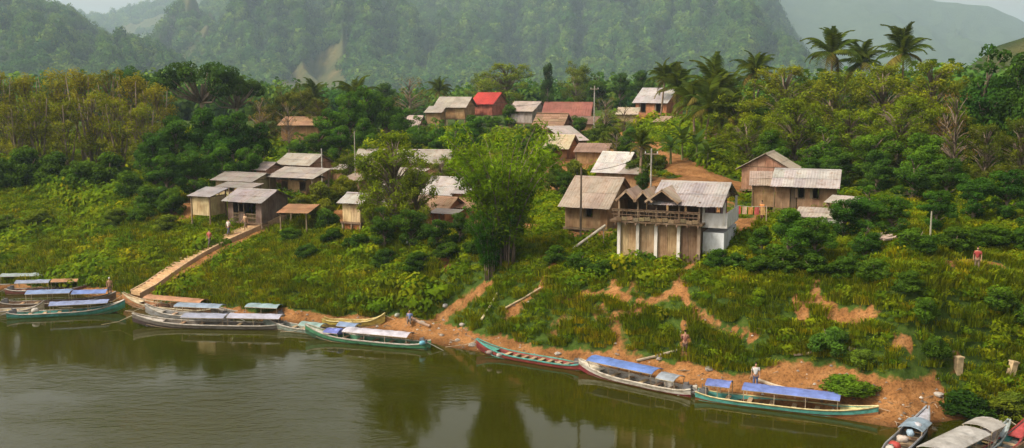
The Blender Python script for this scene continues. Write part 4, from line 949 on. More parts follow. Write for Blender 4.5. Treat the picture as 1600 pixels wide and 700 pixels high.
leanto('pale shed left of the upper orange house', 962, 996, 179, 168, 165, 3.5, yaw=-14, rcol=(.58, .5, .38), wcol=(.45, .33, .17), sw=1.5)
leanto('low rusty roof in front of the upper orange house', 1020, 1066, 191, 182, 155, 4.0, yaw=-30, rcol=(.45, .32, .24), wcol=ORNG, sw=1.5)
house('house with a long brown roof hidden in the left trees', 432, 500, 196, 183, 146, 5.5, yaw=-8, rcol=(.44, .26, .15), wcol=(.35, .2, .1), sw=1.5, pw=1.8)

# --- the veranda house: three small front gables, one big roof, plank lower storey between white pillars
def veranda_house():
    Y = 75.5; ya = R(-22); O = P(965, 404, Y); gz = float(H(O.x + 4, O.y)); m = MPX(Y)
    t = thing('veranda_house', 'large house with three small front gables, open veranda and white pillars', 'house', (O.x, O.y, O.z), ya)
    k = m / math.cos(ya)
    x1 = 120 * k                                       # right end of the front
    h1 = 60 * m; dk = h1 + .18                         # lower storey, deck height
    dep = 6.6; up = 1.6
    # lower storey
    px_ = [2, 30, 57, 90, 119]
    for i, a in enumerate(px_):
        piece('pillar', M_PLASTER, t, (a * k, -.02, h1 / 2 - .3), (.24, .24, h1 + .6), (.62, .58, .52) if i < 4 else (.3, .22, .16))
    for i in range(4):
        a, b = px_[i] * k + .14, px_[i + 1] * k - .14
        wl = wall_run(t, (a, .06), (b, .06), -.4, h1 + .4, M_WOOD, (.40, .28, .16) if i < 3 else (.20, .13, .08), 'ff' if i < 3 else 'ff', boards=5)
    wall_run(t, (x1, .1), (x1, dep), -.4, h1 + .4, M_WOOD, (.25, .17, .1), 'fffff')
    wall_run(t, (.05, dep), (.05, .1), -.4, h1 + .4, M_WOOD, (.25, .17, .1), 'fff')
    obj('deck', MB().box((x1 / 2 - .1, dep / 2 - .25, 0), (x1 + .8, dep + .9, .16)), M_WOOD, t, (0, 0, h1 + .1), color=(.20, .14, .09))
    for i in range(9): piece('joist_end', M_WOOD, t, (x1 * i / 8, -.72, h1 - .06), (.1, .2, .14), jit((.22, .15, .1)))
    wr = wall_run(t, (-.35, -.62), (x1 + .1, -.62), dk, .8, M_WOOD, BAM, 'ooooo')
    for ch_ in wr.children: ch_.color = (*jit((.15, .10, .065)), 1)
    for i in range(14): piece('drying_bundle', M_THATCH, t, (x1 * (i + .5) / 14, -.70, dk + .10 + .05 * (i % 3)), (x1 / 15, .12, .28), jit((.20, .14, .085), .25), (0, R(rnd.uniform(-6, 6)), 0))
    # upper posts and back wall
    for a in (2, 30, 57, 90, 119): piece('post', M_WOOD, t, (a * k, -.1, dk + up / 2), (.12, .12, up), (.28, .2, .13))
    wall_run(t, (x1, 2.6), (0, 2.6), dk, up, M_WOOD, (.16, .11, .08), 'fdff'); wall_run(t, (0, 2.6), (0, 0), dk, up, M_WOOD, TAN, 'ff')
    wall_run(t, (x1, .4), (x1, dep), dk, up, M_WOOD, (.24, .16, .15), 'ofwff'); wall_run(t, (x1, dep), (0, dep), dk, up, M_WOOD, TAN, '')
    ez = dk + up
    # three small gables that face the river
    cx = [16, 41, 68]; hw = [14, 12.5, 23]; col3 = [(.44, .34, .27), (.50, .38, .29), (.52, .42, .34)]
    for c, w_, cc in zip(cx, hw, col3):
        W2 = w_ * k; rise = (15 if w_ < 20 else 18) * m; sl = rise / W2; L = 3.4; a = math.atan(sl); sl_len = W2 / math.cos(a)
        rf = obj('roof', MB().box((0, L / 2, rise - .1), (.08, L, .08)), M_WOOD, t, (c * k, -.95, ez), color=(.2, .14, .09))
        for s_ in (-1, 1):
            for j in range(4):
                me = sheet_mesh('roof_sheet', L / 4 * 1.06, sl_len + .12, M_TIN); z_r = Matrix.Rotation(s_ * math.pi / 2, 4, 'Z') @ Matrix.Rotation(a, 4, 'X')
                off = Vector((s_ * (W2 + .1), L * (j + .5) / 4, -.04 + .012 * (j % 2))); o = obj('roof_sheet', me, None, rf, off, color=jit(cc, .12)); o.rotation_euler = z_r.to_euler()
            br = MB().box((0, 0, 0), (sl_len + .14, .05, .14)); bo = obj('barge_board', br, M_WOOD, rf, (s_ * W2 / 2, -.03, rise / 2 - .04), (0, s_ * a, 0), color=(.34, .24, .16))
        b = MB(); b.add([(-W2, .6, 0), (W2, .6, 0), (0, .6, rise), (-W2, .64, 0), (W2, .64, 0), (0, .64, rise)], [(0, 1, 2), (5, 4, 3), (0, 3, 4, 1), (1, 4, 5, 2), (2, 5, 3, 0)]); obj('gable_board', b, M_WOOD, rf, color=(.09, .06, .05))  # near-black board stands in for the shade inside the open gable
    # the big roof behind, ridge along the front, running past the right end
    xa, xb = 48 * k, 152 * k; Wb = xb - xa; bd = 3.9; rise = 1.42
    for sgn in (1, -1):
        h_ = thing('', '', '', (0, 0, 0)) if False else None
        rf = slope_roof(t, 'roof', Wb, bd, rise / bd, ez - .28, (3.3 - bd * sgn), sgn, M_TIN, (.46, .43, .43), .95); rf.location.x = (xa + xb) / 2
    obj('ridge_cap', MB().prism([(-.25, -.05), (0, .06), (.25, -.05), (.25, -.03), (0, .09), (-.25, -.03)], -Wb / 2, Wb / 2), M_TIN, t, ((xa + xb) / 2, 3.3, ez + rise - .28), (0, 0, math.pi / 2), color=(.5, .47, .45))
    xg = xb - .5
    g_ = bpy.data.objects.new('gable', MB().box((0, 0, 0), (.08, 6.4, .12)).mesh('gable')); col.objects.link(g_); g_.data.materials.append(M_WOOD); g_.parent = t; g_.location = (xg, 3.3, ez - .1); g_.color = (.3, .2, .14, 1)
    gable(g_, 6.2, .0, .07, 1.08, M_PLASTER, (.46, .36, .31), .4)
    # right wing: white lower wall and a low parapet, upper posts
    x2 = 150 * k
    obj('lower_wall', MB().box(((x1 + x2) / 2 + .1, 3.5, (h1 - .6) / 2 - .2), (x2 - x1, 5.6, h1 - .2)), M_PLASTER, t, color=(.60, .62, .64))
    obj('parapet', MB().box(((x1 + x2) / 2 + .2, .55, h1 + .35), (x2 - x1 + .3, .14, 1.1)).box((x2 + .25, 3.2, h1 + .35), (.14, 5.2, 1.1)), M_PLASTER, t, color=(.62, .60, .58))
    for a in (123, 152): piece('pillar', M_PLASTER, t, (a * k, .5, (h1 + ez) / 2), (.16, .16, ez - h1 - .1), (.6, .57, .52))
    piece('pillar', M_PLASTER, t, (152 * k, 5.8, (h1 + ez) / 2), (.16, .16, ez - h1 - .1), (.6, .57, .52))
    wall_run(t, (x1 + .2, 2.2), (x2, 2.2), h1 - .2, ez - h1 + .2, M_PLASTER, (.26, .17, .19), 'fwf')
    return t
veranda_house()

# ================================================================== BOATS
def loft(rings, close=True):
    b = MB(); n = len(rings[0]); b.v = [tuple(p) for r_ in rings for p in r_]
    b.f = [(i * n + k, i * n + k + 1, (i + 1) * n + k + 1, (i + 1) * n + k) for i in range(len(rings) - 1) for k in range(n - 1)]
    if close: b.f += [tuple(range(n)), tuple(reversed([(len(rings) - 1) * n + k for k in range(n)]))]
    return b
def boat(label, bow, stern, beam, hull_c, stripe_c, canopies=(), low_c=None, inner_c=(.30, .24, .16), benches=5, engine=True, bow_rise=.75, name='longtail_boat', freeb=.33, lift=0.0, group='boats moored along the bank'):
    beam *= .86; canopies = [(a, b, c_, h * .82) for a, b, c_, h in canopies]; A = PZ(*stern, 0.0); B = PZ(*bow, 0.0); d = B - A; L = d.length; c = (A + B) / 2; c.z = lift
    t = thing(name, label, 'boat', c, math.atan2(d.y, d.x), group); N_ = 22
    def hb(s): return beam / 2 * min(1, (.62 + .38 * min(1, s / .25)) * (1 - max(0, (s - .55) / .45) ** 2.2 * .9))
    def sheer(s): return freeb + bow_rise * max(0, (s - .45) / .55) ** 3.2 + .22 * max(0, (.15 - s) / .15) ** 2
    def keel(s): return -.18 + bow_rise * .75 * max(0, (s - .6) / .4) ** 2.6
    out, inn, low, gw = [], [], [], {1: [], -1: []}
    for i in range(N_ + 1):
        s = i / N_; x = -L / 2 + L * s; b, zs, zk = hb(s), sheer(s), keel(s); zm = zk + (zs - zk) * .52
        out.append([(x, -b, zs), (x, -b * .93, zm), (x, -b * .62, zk), (x, b * .62, zk), (x, b * .93, zm), (x, b, zs), (x, b - .04, zs), (x, b * .9 - .03, zm), (x, b * .55, zk + .10), (x, -b * .55, zk + .10), (x, -b * .9 + .03, zm), (x, -b + .04, zs), (x, -b, zs)])
        low.append([(x, -b * .935 - .012, zm), (x, -b * .63 - .012, zk - .012), (x, b * .63 + .012, zk - .012), (x, b * .935 + .012, zm)])
        for s_ in (-1, 1): gw[s_].append((x, s_ * b, zs + .02))
    obj('hull', loft(out), M_PAINT, t, color=tuple(.8 * c for c in hull_c))
    if low_c: obj('lower_hull', loft(low, False), M_PAINT, t, color=low_c)
    for s_ in (-1, 1): obj('gunwale', MB().tube(gw[s_], .055, 5), M_PAINT, t, color=tuple(.8 * c for c in stripe_c))
    fl = [[(-L / 2 + L * s, -hb(s) * .86, max(.02, keel(s) + .16)), (-L / 2 + L * s, hb(s) * .86, max(.02, keel(s) + .16))] for s in np.linspace(.02, .9, 12)]
    fb = obj('floor_boards', loft([[*r_, (r_[1][0], r_[1][1], r_[1][2] - .04), (r_[0][0], r_[0][1], r_[0][2] - .04), r_[0]] for r_ in fl]), M_WOOD, t, color=inner_c)
    bd = [[(-L / 2 + L * s, -hb(s) * .95, sheer(s) - .05), (-L / 2 + L * s, hb(s) * .95, sheer(s) - .05), (-L / 2 + L * s, hb(s) * .95, sheer(s) - .09), (-L / 2 + L * s, -hb(s) * .95, sheer(s) - .09), (-L / 2 + L * s, -hb(s) * .95, sheer(s) - .05)] for s in np.linspace(.80, .985, 6)]
    obj('bow_deck', loft(bd), M_PAINT, t, color=jit(stripe_c, .15))
    for i in range(benches):
        s = .12 + .62 * (i + .5) / benches; piece('bench', M_WOOD, t, (-L / 2 + L * s, 0, sheer(s) - .10), (.28, hb(s) * 1.84, .05), jit((.42, .30, .18), .2))
    for t0, t1, cc, hgt in canopies:
        x0, x1 = -L / 2 + L * t0, -L / 2 + L * t1; b = max(hb(t0), hb(t1)) * 1.06; z = freeb + hgt; rings = []
        nx_ = max(4, int((x1 - x0) / .5))
        for i in range(nx_ + 1):
            x = x0 + (x1 - x0) * i / nx_; sag = -.07 * (i % 2) + rnd.uniform(-.04, .03)
            up = [(x, b * q, z + .20 * (1 - q * q) + sag * (1 - abs(q))) for q in (-1, -.6, 0, .6, 1)]
            rings.append(up + [(p[0], p[1], p[2] - .035) for p in reversed(up)] + [up[0]])
        cn = obj('canopy', loft(rings), M_TARP, t, color=tuple(.75 * c for c in cc))
        npst = max(2, int((x1 - x0) / 1.5))
        for i in range(npst + 1):
            s = t0 + (t1 - t0) * (.02 + .96 * i / npst); x = -L / 2 + L * s
            for s_ in (-1, 1):
                yb = hb(s) - .05; top = z - .02
                o = MB().tube([(x, s_ * yb, sheer(s) - .02), (x, s_ * (b - .06), top)], .025, 5); obj('canopy_post', o, M_WOOD, cn, color=(.45, .36, .25))
        for s_ in (-1, 1): obj('canopy_rail', MB().tube([(x0, s_ * (b - .02), z - .03), (x1, s_ * (b - .02), z - .03)], .03, 5), M_WOOD, cn, color=jit((.5, .42, .3)))
    rp = MB().tube([(L / 2 - .2, 0, sheer(.98)), (L / 2 + 1.2, rnd.uniform(-.3, .6), .35), (L / 2 + 2.2, rnd.uniform(-.5, 1.2), .3)], .02, 4); obj('mooring_rope', rp, M_CLOTH, t, color=(.4, .34, .25))
    if engine:
        e = obj('engine', MB().box((0, 0, .16), (.55, .32, .32)).box((.1, 0, .38), (.3, .22, .14)).tube([(-.1, .12, .3), (-.1, .12, .62)], .03, 5), M_PAINT, t, (-L / 2 + .45, 0, sheer(.03) - .12), color=(.12, .12, .13))
        obj('propeller_shaft', MB().tube([(-.2, 0, .2), (-1.7, .1, -.35)], .03, 5), M_PAINT, e, color=(.25, .25, .25))
    return t
BLUE = (.15, .25, .60); BLUEG = (.26, .35, .54); LAV = (.48, .48, .60); WHT = (.50, .47, .42); TEAL = (.10, .36, .32); GRN = (.08, .26, .14); CRM = (.58, .50, .34); RED = (.36, .05, .04)
BRW = (.24, .15, .09); ORG = (.46, .22, .10); YEL = (.55, .42, .10); GRYW = (.32, .29, .25)
boat('far left boat with a teal-grey canopy, farthest upstream', (95, 446), (-45, 449), 1.5, BRW, GRYW, [(.35, .85, (.34, .40, .40), 1.0)])
boat('far left boat with a rusty orange canopy behind the blue-roofed one', (150, 455), (10, 459), 1.5, (.3, .12, .1), WHT, [(.12, .5, (.30, .34, .46), .95), (.52, .82, (.46, .24, .12), 1.0)])
boat('left boat under a long grey-blue tarp roof', (182, 474), (0, 480), 1.8, BRW, GRYW, [(.24, .62, (.25, .34, .58), 1.15), (.63, .93, (.18, .26, .56), 1.0)])
boat('left boat with teal hull and lavender roof in front of the blue-roofed one', (196, 487), (12, 497), 1.6, TEAL, WHT, [(.36, .86, (.30, .36, .60), .85)], low_c=GRN)
boat('short open cream boat at the left edge of the front row', (70, 489), (-22, 491), 1.3, CRM, GRYW, [], benches=4)
boat('boat with orange-brown roof nosing in at the foot of the stairs', (193, 478), (335, 491), 1.7, ORG, CRM, [(.10, .72, (.47, .24, .13), .9)], bow_rise=.9)
boat('boat with a grey-blue roof between the orange and the white ones', (228, 494), (362, 500), 1.6, (.3, .3, .3), WHT, [(.10, .62, (.30, .38, .50), 1.0)])
boat('long boat with white gunwale and two lavender-grey roofs, front of the middle group', (208, 509), (446, 514), 1.7, (.18, .16, .14), WHT, [(.02, .36, LAV, .85), (.38, .66, (.36, .38, .50), .8)], low_c=(.07, .05, .05))
boat('boat with a small teal roof at the back of the middle group', (330, 494), (448, 500), 1.5, GRYW, WHT, [(.08, .5, (.30, .42, .46), 1.0)])
boat('open pale teal boat moored ahead of the green one', (412, 512), (566, 527), 1.4, (.30, .36, .32), WHT, [(.04, .22, BLUEG, .7), (.38, .6, (.32, .46, .44), .4)], benches=6)
boat('green boat with a long lavender-white roof', (478, 527), (670, 545), 1.7, GRN, WHT, [(.14, .66, (.60, .57, .66), .75), (.70, .82, (.17, .20, .55), .5)], low_c=(.04, .10, .06))
boat('narrow yellow boat drawn up behind the green one', (602, 514), (505, 511), 1.1, YEL, (.6, .5, .2), [], engine=False, lift=.25, benches=3)
boat('long low open boat, turquoise inside with a red hull', (745, 550), (912, 578), 1.5, (.30, .06, .05), TEAL, [], low_c=(.16, .03, .03), inner_c=(.10, .36, .32), benches=8, freeb=.28)
boat('white boat with red bottom and bright blue roof', (905, 580), (1084, 619), 1.7, WHT, (.62, .58, .5), [(.30, .88, BLUE, 1.0), (.12, .27, (.34, .38, .44), .75)], low_c=(.20, .03, .04), inner_c=(.18, .12, .1), bow_rise=.55)
boat('turquoise and yellow boat with two blue roofs', (1372, 656), (1088, 622), 1.7, TEAL, (.60, .52, .26), [(.06, .20, (.18, .24, .58), 1.0), (.27, .80, (.18, .25, .60), 1.0)], low_c=(.26, .12, .05), inner_c=(.12, .4, .36), bow_rise=.5)
MO = 'boats nosed into the right bank'
boat('grey open boat loaded with goods, leftmost of the nosed-in boats', (1448, 662), (1385, 722), 1.5, (.24, .25, .26), (.34, .36, .40), [(.55, .8, (.26, .34, .42), .35)], low_c=(.12, .1, .1), group=MO, benches=4)
boat('boat with a broad pale tin roof nosed into the bank', (1560, 686), (1432, 752), 2.0, (.18, .2, .2), GRYW, [(.16, .68, (.46, .44, .42), 1.1), (.70, .88, (.46, .43, .4), 1.2)], low_c=(.1, .1, .1), group=MO)
boat('slim grey-blue open boat just right of the tin-roofed boat', (1575, 684), (1478, 738), 1.2, (.14, .24, .27), (.36, .42, .42), [], group=MO, benches=6)
boat('turquoise boat with red trim among the right open boats', (1600, 684), (1514, 738), 1.3, (.10, .34, .32), (.38, .06, .06), [], inner_c=(.4, .38, .34), group=MO)
boat('rust and green open boat at the right edge', (1640, 690), (1556, 742), 1.3, (.22, .17, .10), (.26, .14, .08), [], inner_c=(.2, .34, .3), group=MO)

# ---- bundles of goods and other loose things
def sack_mesh(seed):
    r = random.Random(seed); b = MB(); b.sm = True; n, mN = 9, 6; V = []
    for j in range(mN + 1):
        ph = math.pi * j / mN
        for i in range(n):
            th = 2 * math.pi * i / n; k = 1 + r.uniform(-.14, .14); x, y, z = math.sin(ph) * math.cos(th), math.sin(ph) * math.sin(th), math.cos(ph)
            q = lambda v: math.copysign(abs(v) ** .7, v); V.append((q(x) * .5 * k, q(y) * .35 * k, q(z) * .28 * k + .24))
    F = [(j * n + i, (j + 1) * n + i, (j + 1) * n + (i + 1) % n, j * n + (i + 1) % n) for j in range(mN) for i in range(n)]
    return b.add(V, F).mesh('sack')
SACK = [sack_mesh(s) for s in range(4)]
for m_ in SACK: m_.materials.append(M_TARP)
def sack(label, p, c, s_=1.0, grp='sacks and bundles', nm='cargo_sack'):
    o = obj(nm, SACK[rnd.randrange(4)], None, None, p, (0, 0, rnd.uniform(0, 6)), (s_, s_, s_), c); return tag(o, label, 'sack', grp)
for px, py, z, c, s_, lb in [(1390, 706, .45, WHT, .7, 'white sack at the stern of the loaded grey boat'), (1398, 700, .45, RED, .7, 'red sack beside the white one on the loaded grey boat'), (1410, 690, .5, (.45, .38, .33), .65, 'beige sack in the middle of the loaded grey boat'),
                             (1422, 680, .5, (.3, .4, .5), .6, 'bluish sack near the bow of the loaded grey boat'), (1434, 668, .55, (.45, .45, .5), .55, 'pale sack at the bow of the loaded grey boat'),
                             (765, 553, .5, (.22, .16, .14), .5, 'brown bundle at the bow of the long low boat'), (780, 557, .5, (.34, .30, .27), .45, 'pale bundle at the bow of the long low boat'),
                             (530, 522, .5, (.16, .20, .5), .9, 'blue bundle in the pale teal boat'), (660, 538, .5, (.16, .42, .55), .5, 'bright blue bundle at the stern of the green boat'),
                             (55, 487, .5, WHT, .6, 'white bundle by the short cream boat')]:
    sack(lb, PZ(px, py, z), c, s_)
for px, py, c, s_, lb in [(696, 480, (.34, .34, .34), .5, 'pale rubbish bag lying on the bank below the bamboo'), (621, 495, (.36, .38, .32), .5, 'pale green bag at the edge of the sand'), (722, 510, (.3, .27, .24), .5, 'grey bundle near the top of the sand'), (640, 383, (.4, .42, .5), .8, 'bluish bag in the bushes left of the bamboo')]:
    g = G(px, py); sack(lb, g, c, s_, 'bags lying about')

# ---- stairs from the landing up to the left houses
A = G(212, 467); B = G(440, 340); A.z += .2; d = B - A; Lh = math.hypot(d.x, d.y); ya = math.atan2(d.y, d.x)
st = thing('stairway', 'long straight tan stairway climbing from the boats to the left houses', 'stairs', A, ya)
n = 44; CONC = (.50, .33, .18)
_ss = np.linspace(0, 1, 60); _hh = np.array([max(float(H(A.x + d.x * s + q_ * -d.y / Lh, A.y + d.y * s + q_ * d.x / Lh)) for q_ in (-.8, 0, .8)) for s in _ss]) + .22 - A.z
_hh = np.maximum(np.convolve(np.pad(_hh, 7, mode='edge'), np.ones(15) / 15, mode='valid'), d.z * _ss)
def zline(s): return float(np.interp(s, _ss, _hh))
for i in range(n):
    s = (i + .5) / n; piece('step', M_STONE, st, (Lh * s, 0, zline(s) - .11), (Lh / n - .012, 1.5, .34), jit(CONC, .14))
for s_ in (-1, 1):
    pts = [(Lh * s, s_ * .84, zline(s) - .5) for s in np.linspace(0, 1, 12)]; b = MB()
    for p, q in zip(pts[:-1], pts[1:]):
        b.add([(p[0], p[1] - .08, p[2] - .9), (q[0], q[1] - .08, q[2] - .9), (q[0], q[1] - .08, q[2] + .62), (p[0], p[1] - .08, p[2] + .62), (p[0], p[1] + .08, p[2] - .9), (q[0], q[1] + .08, q[2] - .9), (q[0], q[1] + .08, q[2] + .62), (p[0], p[1] + .08, p[2] + .62)],
              [(0, 1, 2, 3), (7, 6, 5, 4), (3, 2, 6, 7), (0, 4, 5, 1)])
    obj('side_wall', b, M_STONE, st, color=(.40, .27, .16))

# ---- poles, pipes, planks
def pole(label, px, top, Y, r_=.09, arm=True, c=(.36, .33, .29), lean=0):
    g = on_ground(px, Y); h = P(px, top, Y).z - g.z; t = thing('utility_pole', label, 'pole', g, rnd.uniform(-.4, .4), 'poles in the village')
    obj('shaft', MB().tube([(0, 0, -.5), (lean * .5, 0, h * .5), (lean, 0, h)], [r_, r_ * .9, r_ * .75], 7), M_STONE, t, color=c)
    if arm:
        a = obj('crossarm', MB().box((lean, 0, h - .5), (1.3, .09, .11)), M_WOOD, t, color=(.3, .24, .18))
        for s_ in (-1, 1): obj('insulator', MB().tube([(lean + s_ * .55, 0, h - .44), (lean + s_ * .55, 0, h - .26)], [.05, .03], 6), M_PLASTER, a, color=(.6, .6, .6))
pole('pale concrete pole standing before the rust-red roof', 928, 134, 152, .11)
pole('dark wooden pole rising in front of the big brown roof', 907, 262, 82.5, .10, False, (.16, .12, .09))
pole('pale pole behind the veranda house roof', 1016, 232, 90, .09)
pole('short pale pole right of the highest left house', 504, 232, 114, .08, False, (.42, .40, .35))
pole('pale pole in the bushes on the upper right bank', 1453, 330, 70.5, .07, False, (.32, .30, .22))
pole('thin pole among the trees left of the village', 556, 205, 112, .07, False, (.3, .28, .22))
def cable(label, a, b, sag):
    a, b = Vector(a), Vector(b); o = obj('power_cable', MB().tube([(b - a) * s - Vector((0, 0, sag * 4 * s * (1 - s))) for s in np.linspace(0, 1, 15)], .022, 4), M_CLOTH, None, a, color=(.03, .03, .03)); tag(o, label, 'cable', 'sagging cables')
cable('thin cable sagging from the pole behind the veranda house to the concrete pole', P(1016, 236, 90), P(928, 140, 152), 2.0)
cable('thin cable sagging from the dark pole to the pole behind the veranda house', P(907, 266, 82.5), P(1016, 236, 90), .5)
cable('thin cable running left from the concrete pole over the upper roofs', P(928, 140, 152), P(700, 150, 190), 2.2)
def stick(label, p, q, r_, c, nm='bamboo_pole', cat='pole', grp='poles lying on the bank'):
    p, q = Vector(p), Vector(q); o = obj(nm, MB().tube([(0, 0, 0), (q - p) * .5 + Vector((0, 0, -.05)), q - p], [r_, r_ * .95, r_ * .8], 6), M_STONE, None, p, color=c); tag(o, label, cat, grp)
up = Vector((0, 0, .25))
stick('pale bamboo pole leaning down the slope right of the bamboo clump', G(752, 505) + up, G(778, 462) + up, .09, (.55, .46, .28))
stick('long thin pole lying on the slope beside the leaning bamboo pole', G(790, 488) + up, G(845, 455) + up, .07, (.45, .35, .22))
stick('weathered plank lying on the sand behind the two-roofed boat', G(1182, 596) + up * .4, G(1236, 612) + up * .4, .12, (.52, .42, .30), 'plank', 'plank')
stick('driftwood branch at the top of the sand by the green tongue', G(1240, 560) + up * .5, G(1290, 553) + up * .8, .10, (.36, .28, .2), 'driftwood', 'branch')
stick('fallen log at the foot of the bank behind the blue-roofed boat', G(995, 566) + up * .5, G(1062, 552) + up * .8, .10, (.30, .25, .18), 'log', 'log')
stick('grey log on the sand left of the long low boat', G(640, 498) + up * .5, G(672, 512) + up * .5, .13, (.34, .24, .18), 'log', 'log')
pt = P(890, 392, 79.5); pq = P(946, 352, 80.5)
ch = thing('drain_pipe', 'pale diagonal pipe on props left of the veranda house', 'pipe', (pt.x, pt.y, float(H(pt.x, pt.y))))
o0 = Vector(ch.location); obj('pipe', MB().tube([pt - o0, pq - o0], .11, 8), M_PLASTER, ch, color=(.62, .56, .46))
for s in (.04, .5, .95):
    w_ = pt.lerp(pq, s); gz = float(H(w_.x, w_.y)) - .2; obj('prop', MB().tube([(w_.x - o0.x, w_.y - o0.y, gz - o0.z), (w_.x - o0.x, w_.y - o0.y, w_.z - o0.z)], .05, 5), M_WOOD, ch, color=(.5, .42, .32))
for px, py, h_, lb in [(1497, 582, 1.1, 'stubby tan concrete post on the right bank'), (1578, 592, 1.2, 'pale tilted concrete post near the right edge')]:
    g = G(px, py); o = obj('concrete_post', MB().box((0, 0, h_ / 2 - .2), (.42, .34, h_)).box((0, 0, h_ - .17), (.5, .42, .1)), M_STONE, None, g, (R(rnd.uniform(-4, 4)), R(12 if px > 1550 else 2), .3), color=(.52, .38, .22)); tag(o, lb, 'post', 'concrete posts')
def rock(label, px, py, s_, c=(.34, .30, .26)):
    g = G(px, py); r = random.Random(px); V = []; b = MB(); n, mN = 8, 5
    for j in range(mN + 1):
        for i in range(n):
            ph, th = math.pi * j / mN, 2 * math.pi * i / n; k = s_ * (1 + (r.uniform(-.25, .25) if 0 < j < mN else 0)); V.append((math.sin(ph) * math.cos(th) * k, math.sin(ph) * math.sin(th) * k * .8, math.cos(ph) * k * .6))
    b.add(V, [(j * n + i, (j + 1) * n + i, (j + 1) * n + (i + 1) % n, j * n + (i + 1) % n) for j in range(mN) for i in range(n)])
    tag(obj('rock', b, M_STONE, None, g + Vector((0, 0, s_ * .2)), color=c), label, 'rock', 'rocks on the sand')
for i, (px, py, s_) in enumerate(sorted([(715, 533, .22), (738, 540, .3), (690, 525, .2), (872, 555, .25), (1030, 562, .22), (1108, 578, .3), (1466, 620, .3), (660, 505, .25), (1330, 548, .25)])):
    rock(f'small brown rock on the sand strip, {ORD[i+1]} from the left', px, py, s_)
# logs stacked by the bank on the upper right
for i, (px, py) in enumerate([(1376, 372), (1384, 378), (1392, 384), (1380, 386)]):
    g = G(px, py); stick(f'short pale log dumped right of the dark trees, {["lowest","leftmost","rightmost","topmost"][i]} of its heap', g + Vector((-.6, -.2, .3 + .1 * i)), g + Vector((.7, .3, .35 + .15 * i)), .14, (.46, .34, .28), 'log', 'log', 'heap of logs')

# ---- driftwood, twigs and stones washed up on the sand: nobody could count them
x_ = nr.uniform(-50, 34, 9000); y_ = nr.uniform(54, 100, 9000); dl_ = y_ - shore(x_, y_); k_ = (dl_ > .1) & (dl_ < 5) & (soil_mask(x_, y_) > .5) & (np.abs(x_) < y_ * .56); x_, y_ = x_[k_][:1500], y_[k_][:1500]
twig = MB().tube([(-.3, 0, .03), (0, .05, .05), (.35, 0, .03)], [.02, .025, .012], 4).tube([(0, .05, .05), (.15, .2, .06)], [.015, .008], 4).mesh('twig')
peb = MB(); peb.add([(.1, 0, 0), (.03, .09, 0), (-.09, .05, 0), (-.08, -.06, 0), (.04, -.09, 0), (.01, 0, .07), (-.02, .01, .065)], [(0, 1, 5), (1, 2, 6, 5), (2, 3, 6), (3, 4, 5, 6), (4, 0, 5)]); peb = peb.mesh('pebble')
def lit(me, c):
    def bl(t_, b_): n_ = N(t_); n_.link(n_.mix(1.0, c, n_.ramp(n_.objrnd(), [(0, g3(.5)), (1, g3(1.4))]), 'MULTIPLY'), b_.inputs['Base Color'])
    return proto(me.name, me, mat('washed_up_' + me.name, bl, .9, .1))
gn_scatter('beach_litter', np.stack([x_, y_, H(x_, y_)], 1), nr.uniform(.5, 1.6, len(x_)), nr.uniform(0, 6.28, len(x_)), [lit(twig, (.22, .16, .11)), lit(peb, (.3, .26, .22)), lit(peb.copy(), (.16, .12, .09))], 'twigs and pebbles strewn over the sand strip', 'litter')

# ---- washing on a line and a fence by the orange yard
ln = thing('washing_line', 'washing line with red and tan clothes by the orange yard', 'washing line', G(1172, 352), R(-20))
for s_ in (-1, 1): obj('line_post', MB().tube([(s_ * 1.3, 0, -.3), (s_ * 1.3, 0, 1.7)], .05, 5), M_WOOD, ln, color=(.4, .3, .2))
obj('line', MB().tube([(-1.3, 0, 1.65), (0, 0, 1.55), (1.3, 0, 1.65)], .012, 4), M_WOOD, ln, color=(.5, .5, .5))
for i, c in enumerate([(.4, .06, .05), (.45, .3, .2), (.45, .2, .06), (.36, .08, .07), (.42, .25, .1)]):
    b = MB(); x = -1.0 + i * .5
    rows = [[(x + .19 * u, .02 * math.sin(u * 3 + z * 4 + i), 1.56 - z) for u in (-1, -.3, .4, 1)] for z in (0, .3, .65)]
    b = loft([r_ + [(p[0], p[1] + .015, p[2]) for p in reversed(r_)] + [r_[0]] for r_ in rows]); obj('garment', b, M_CLOTH, ln, color=c)

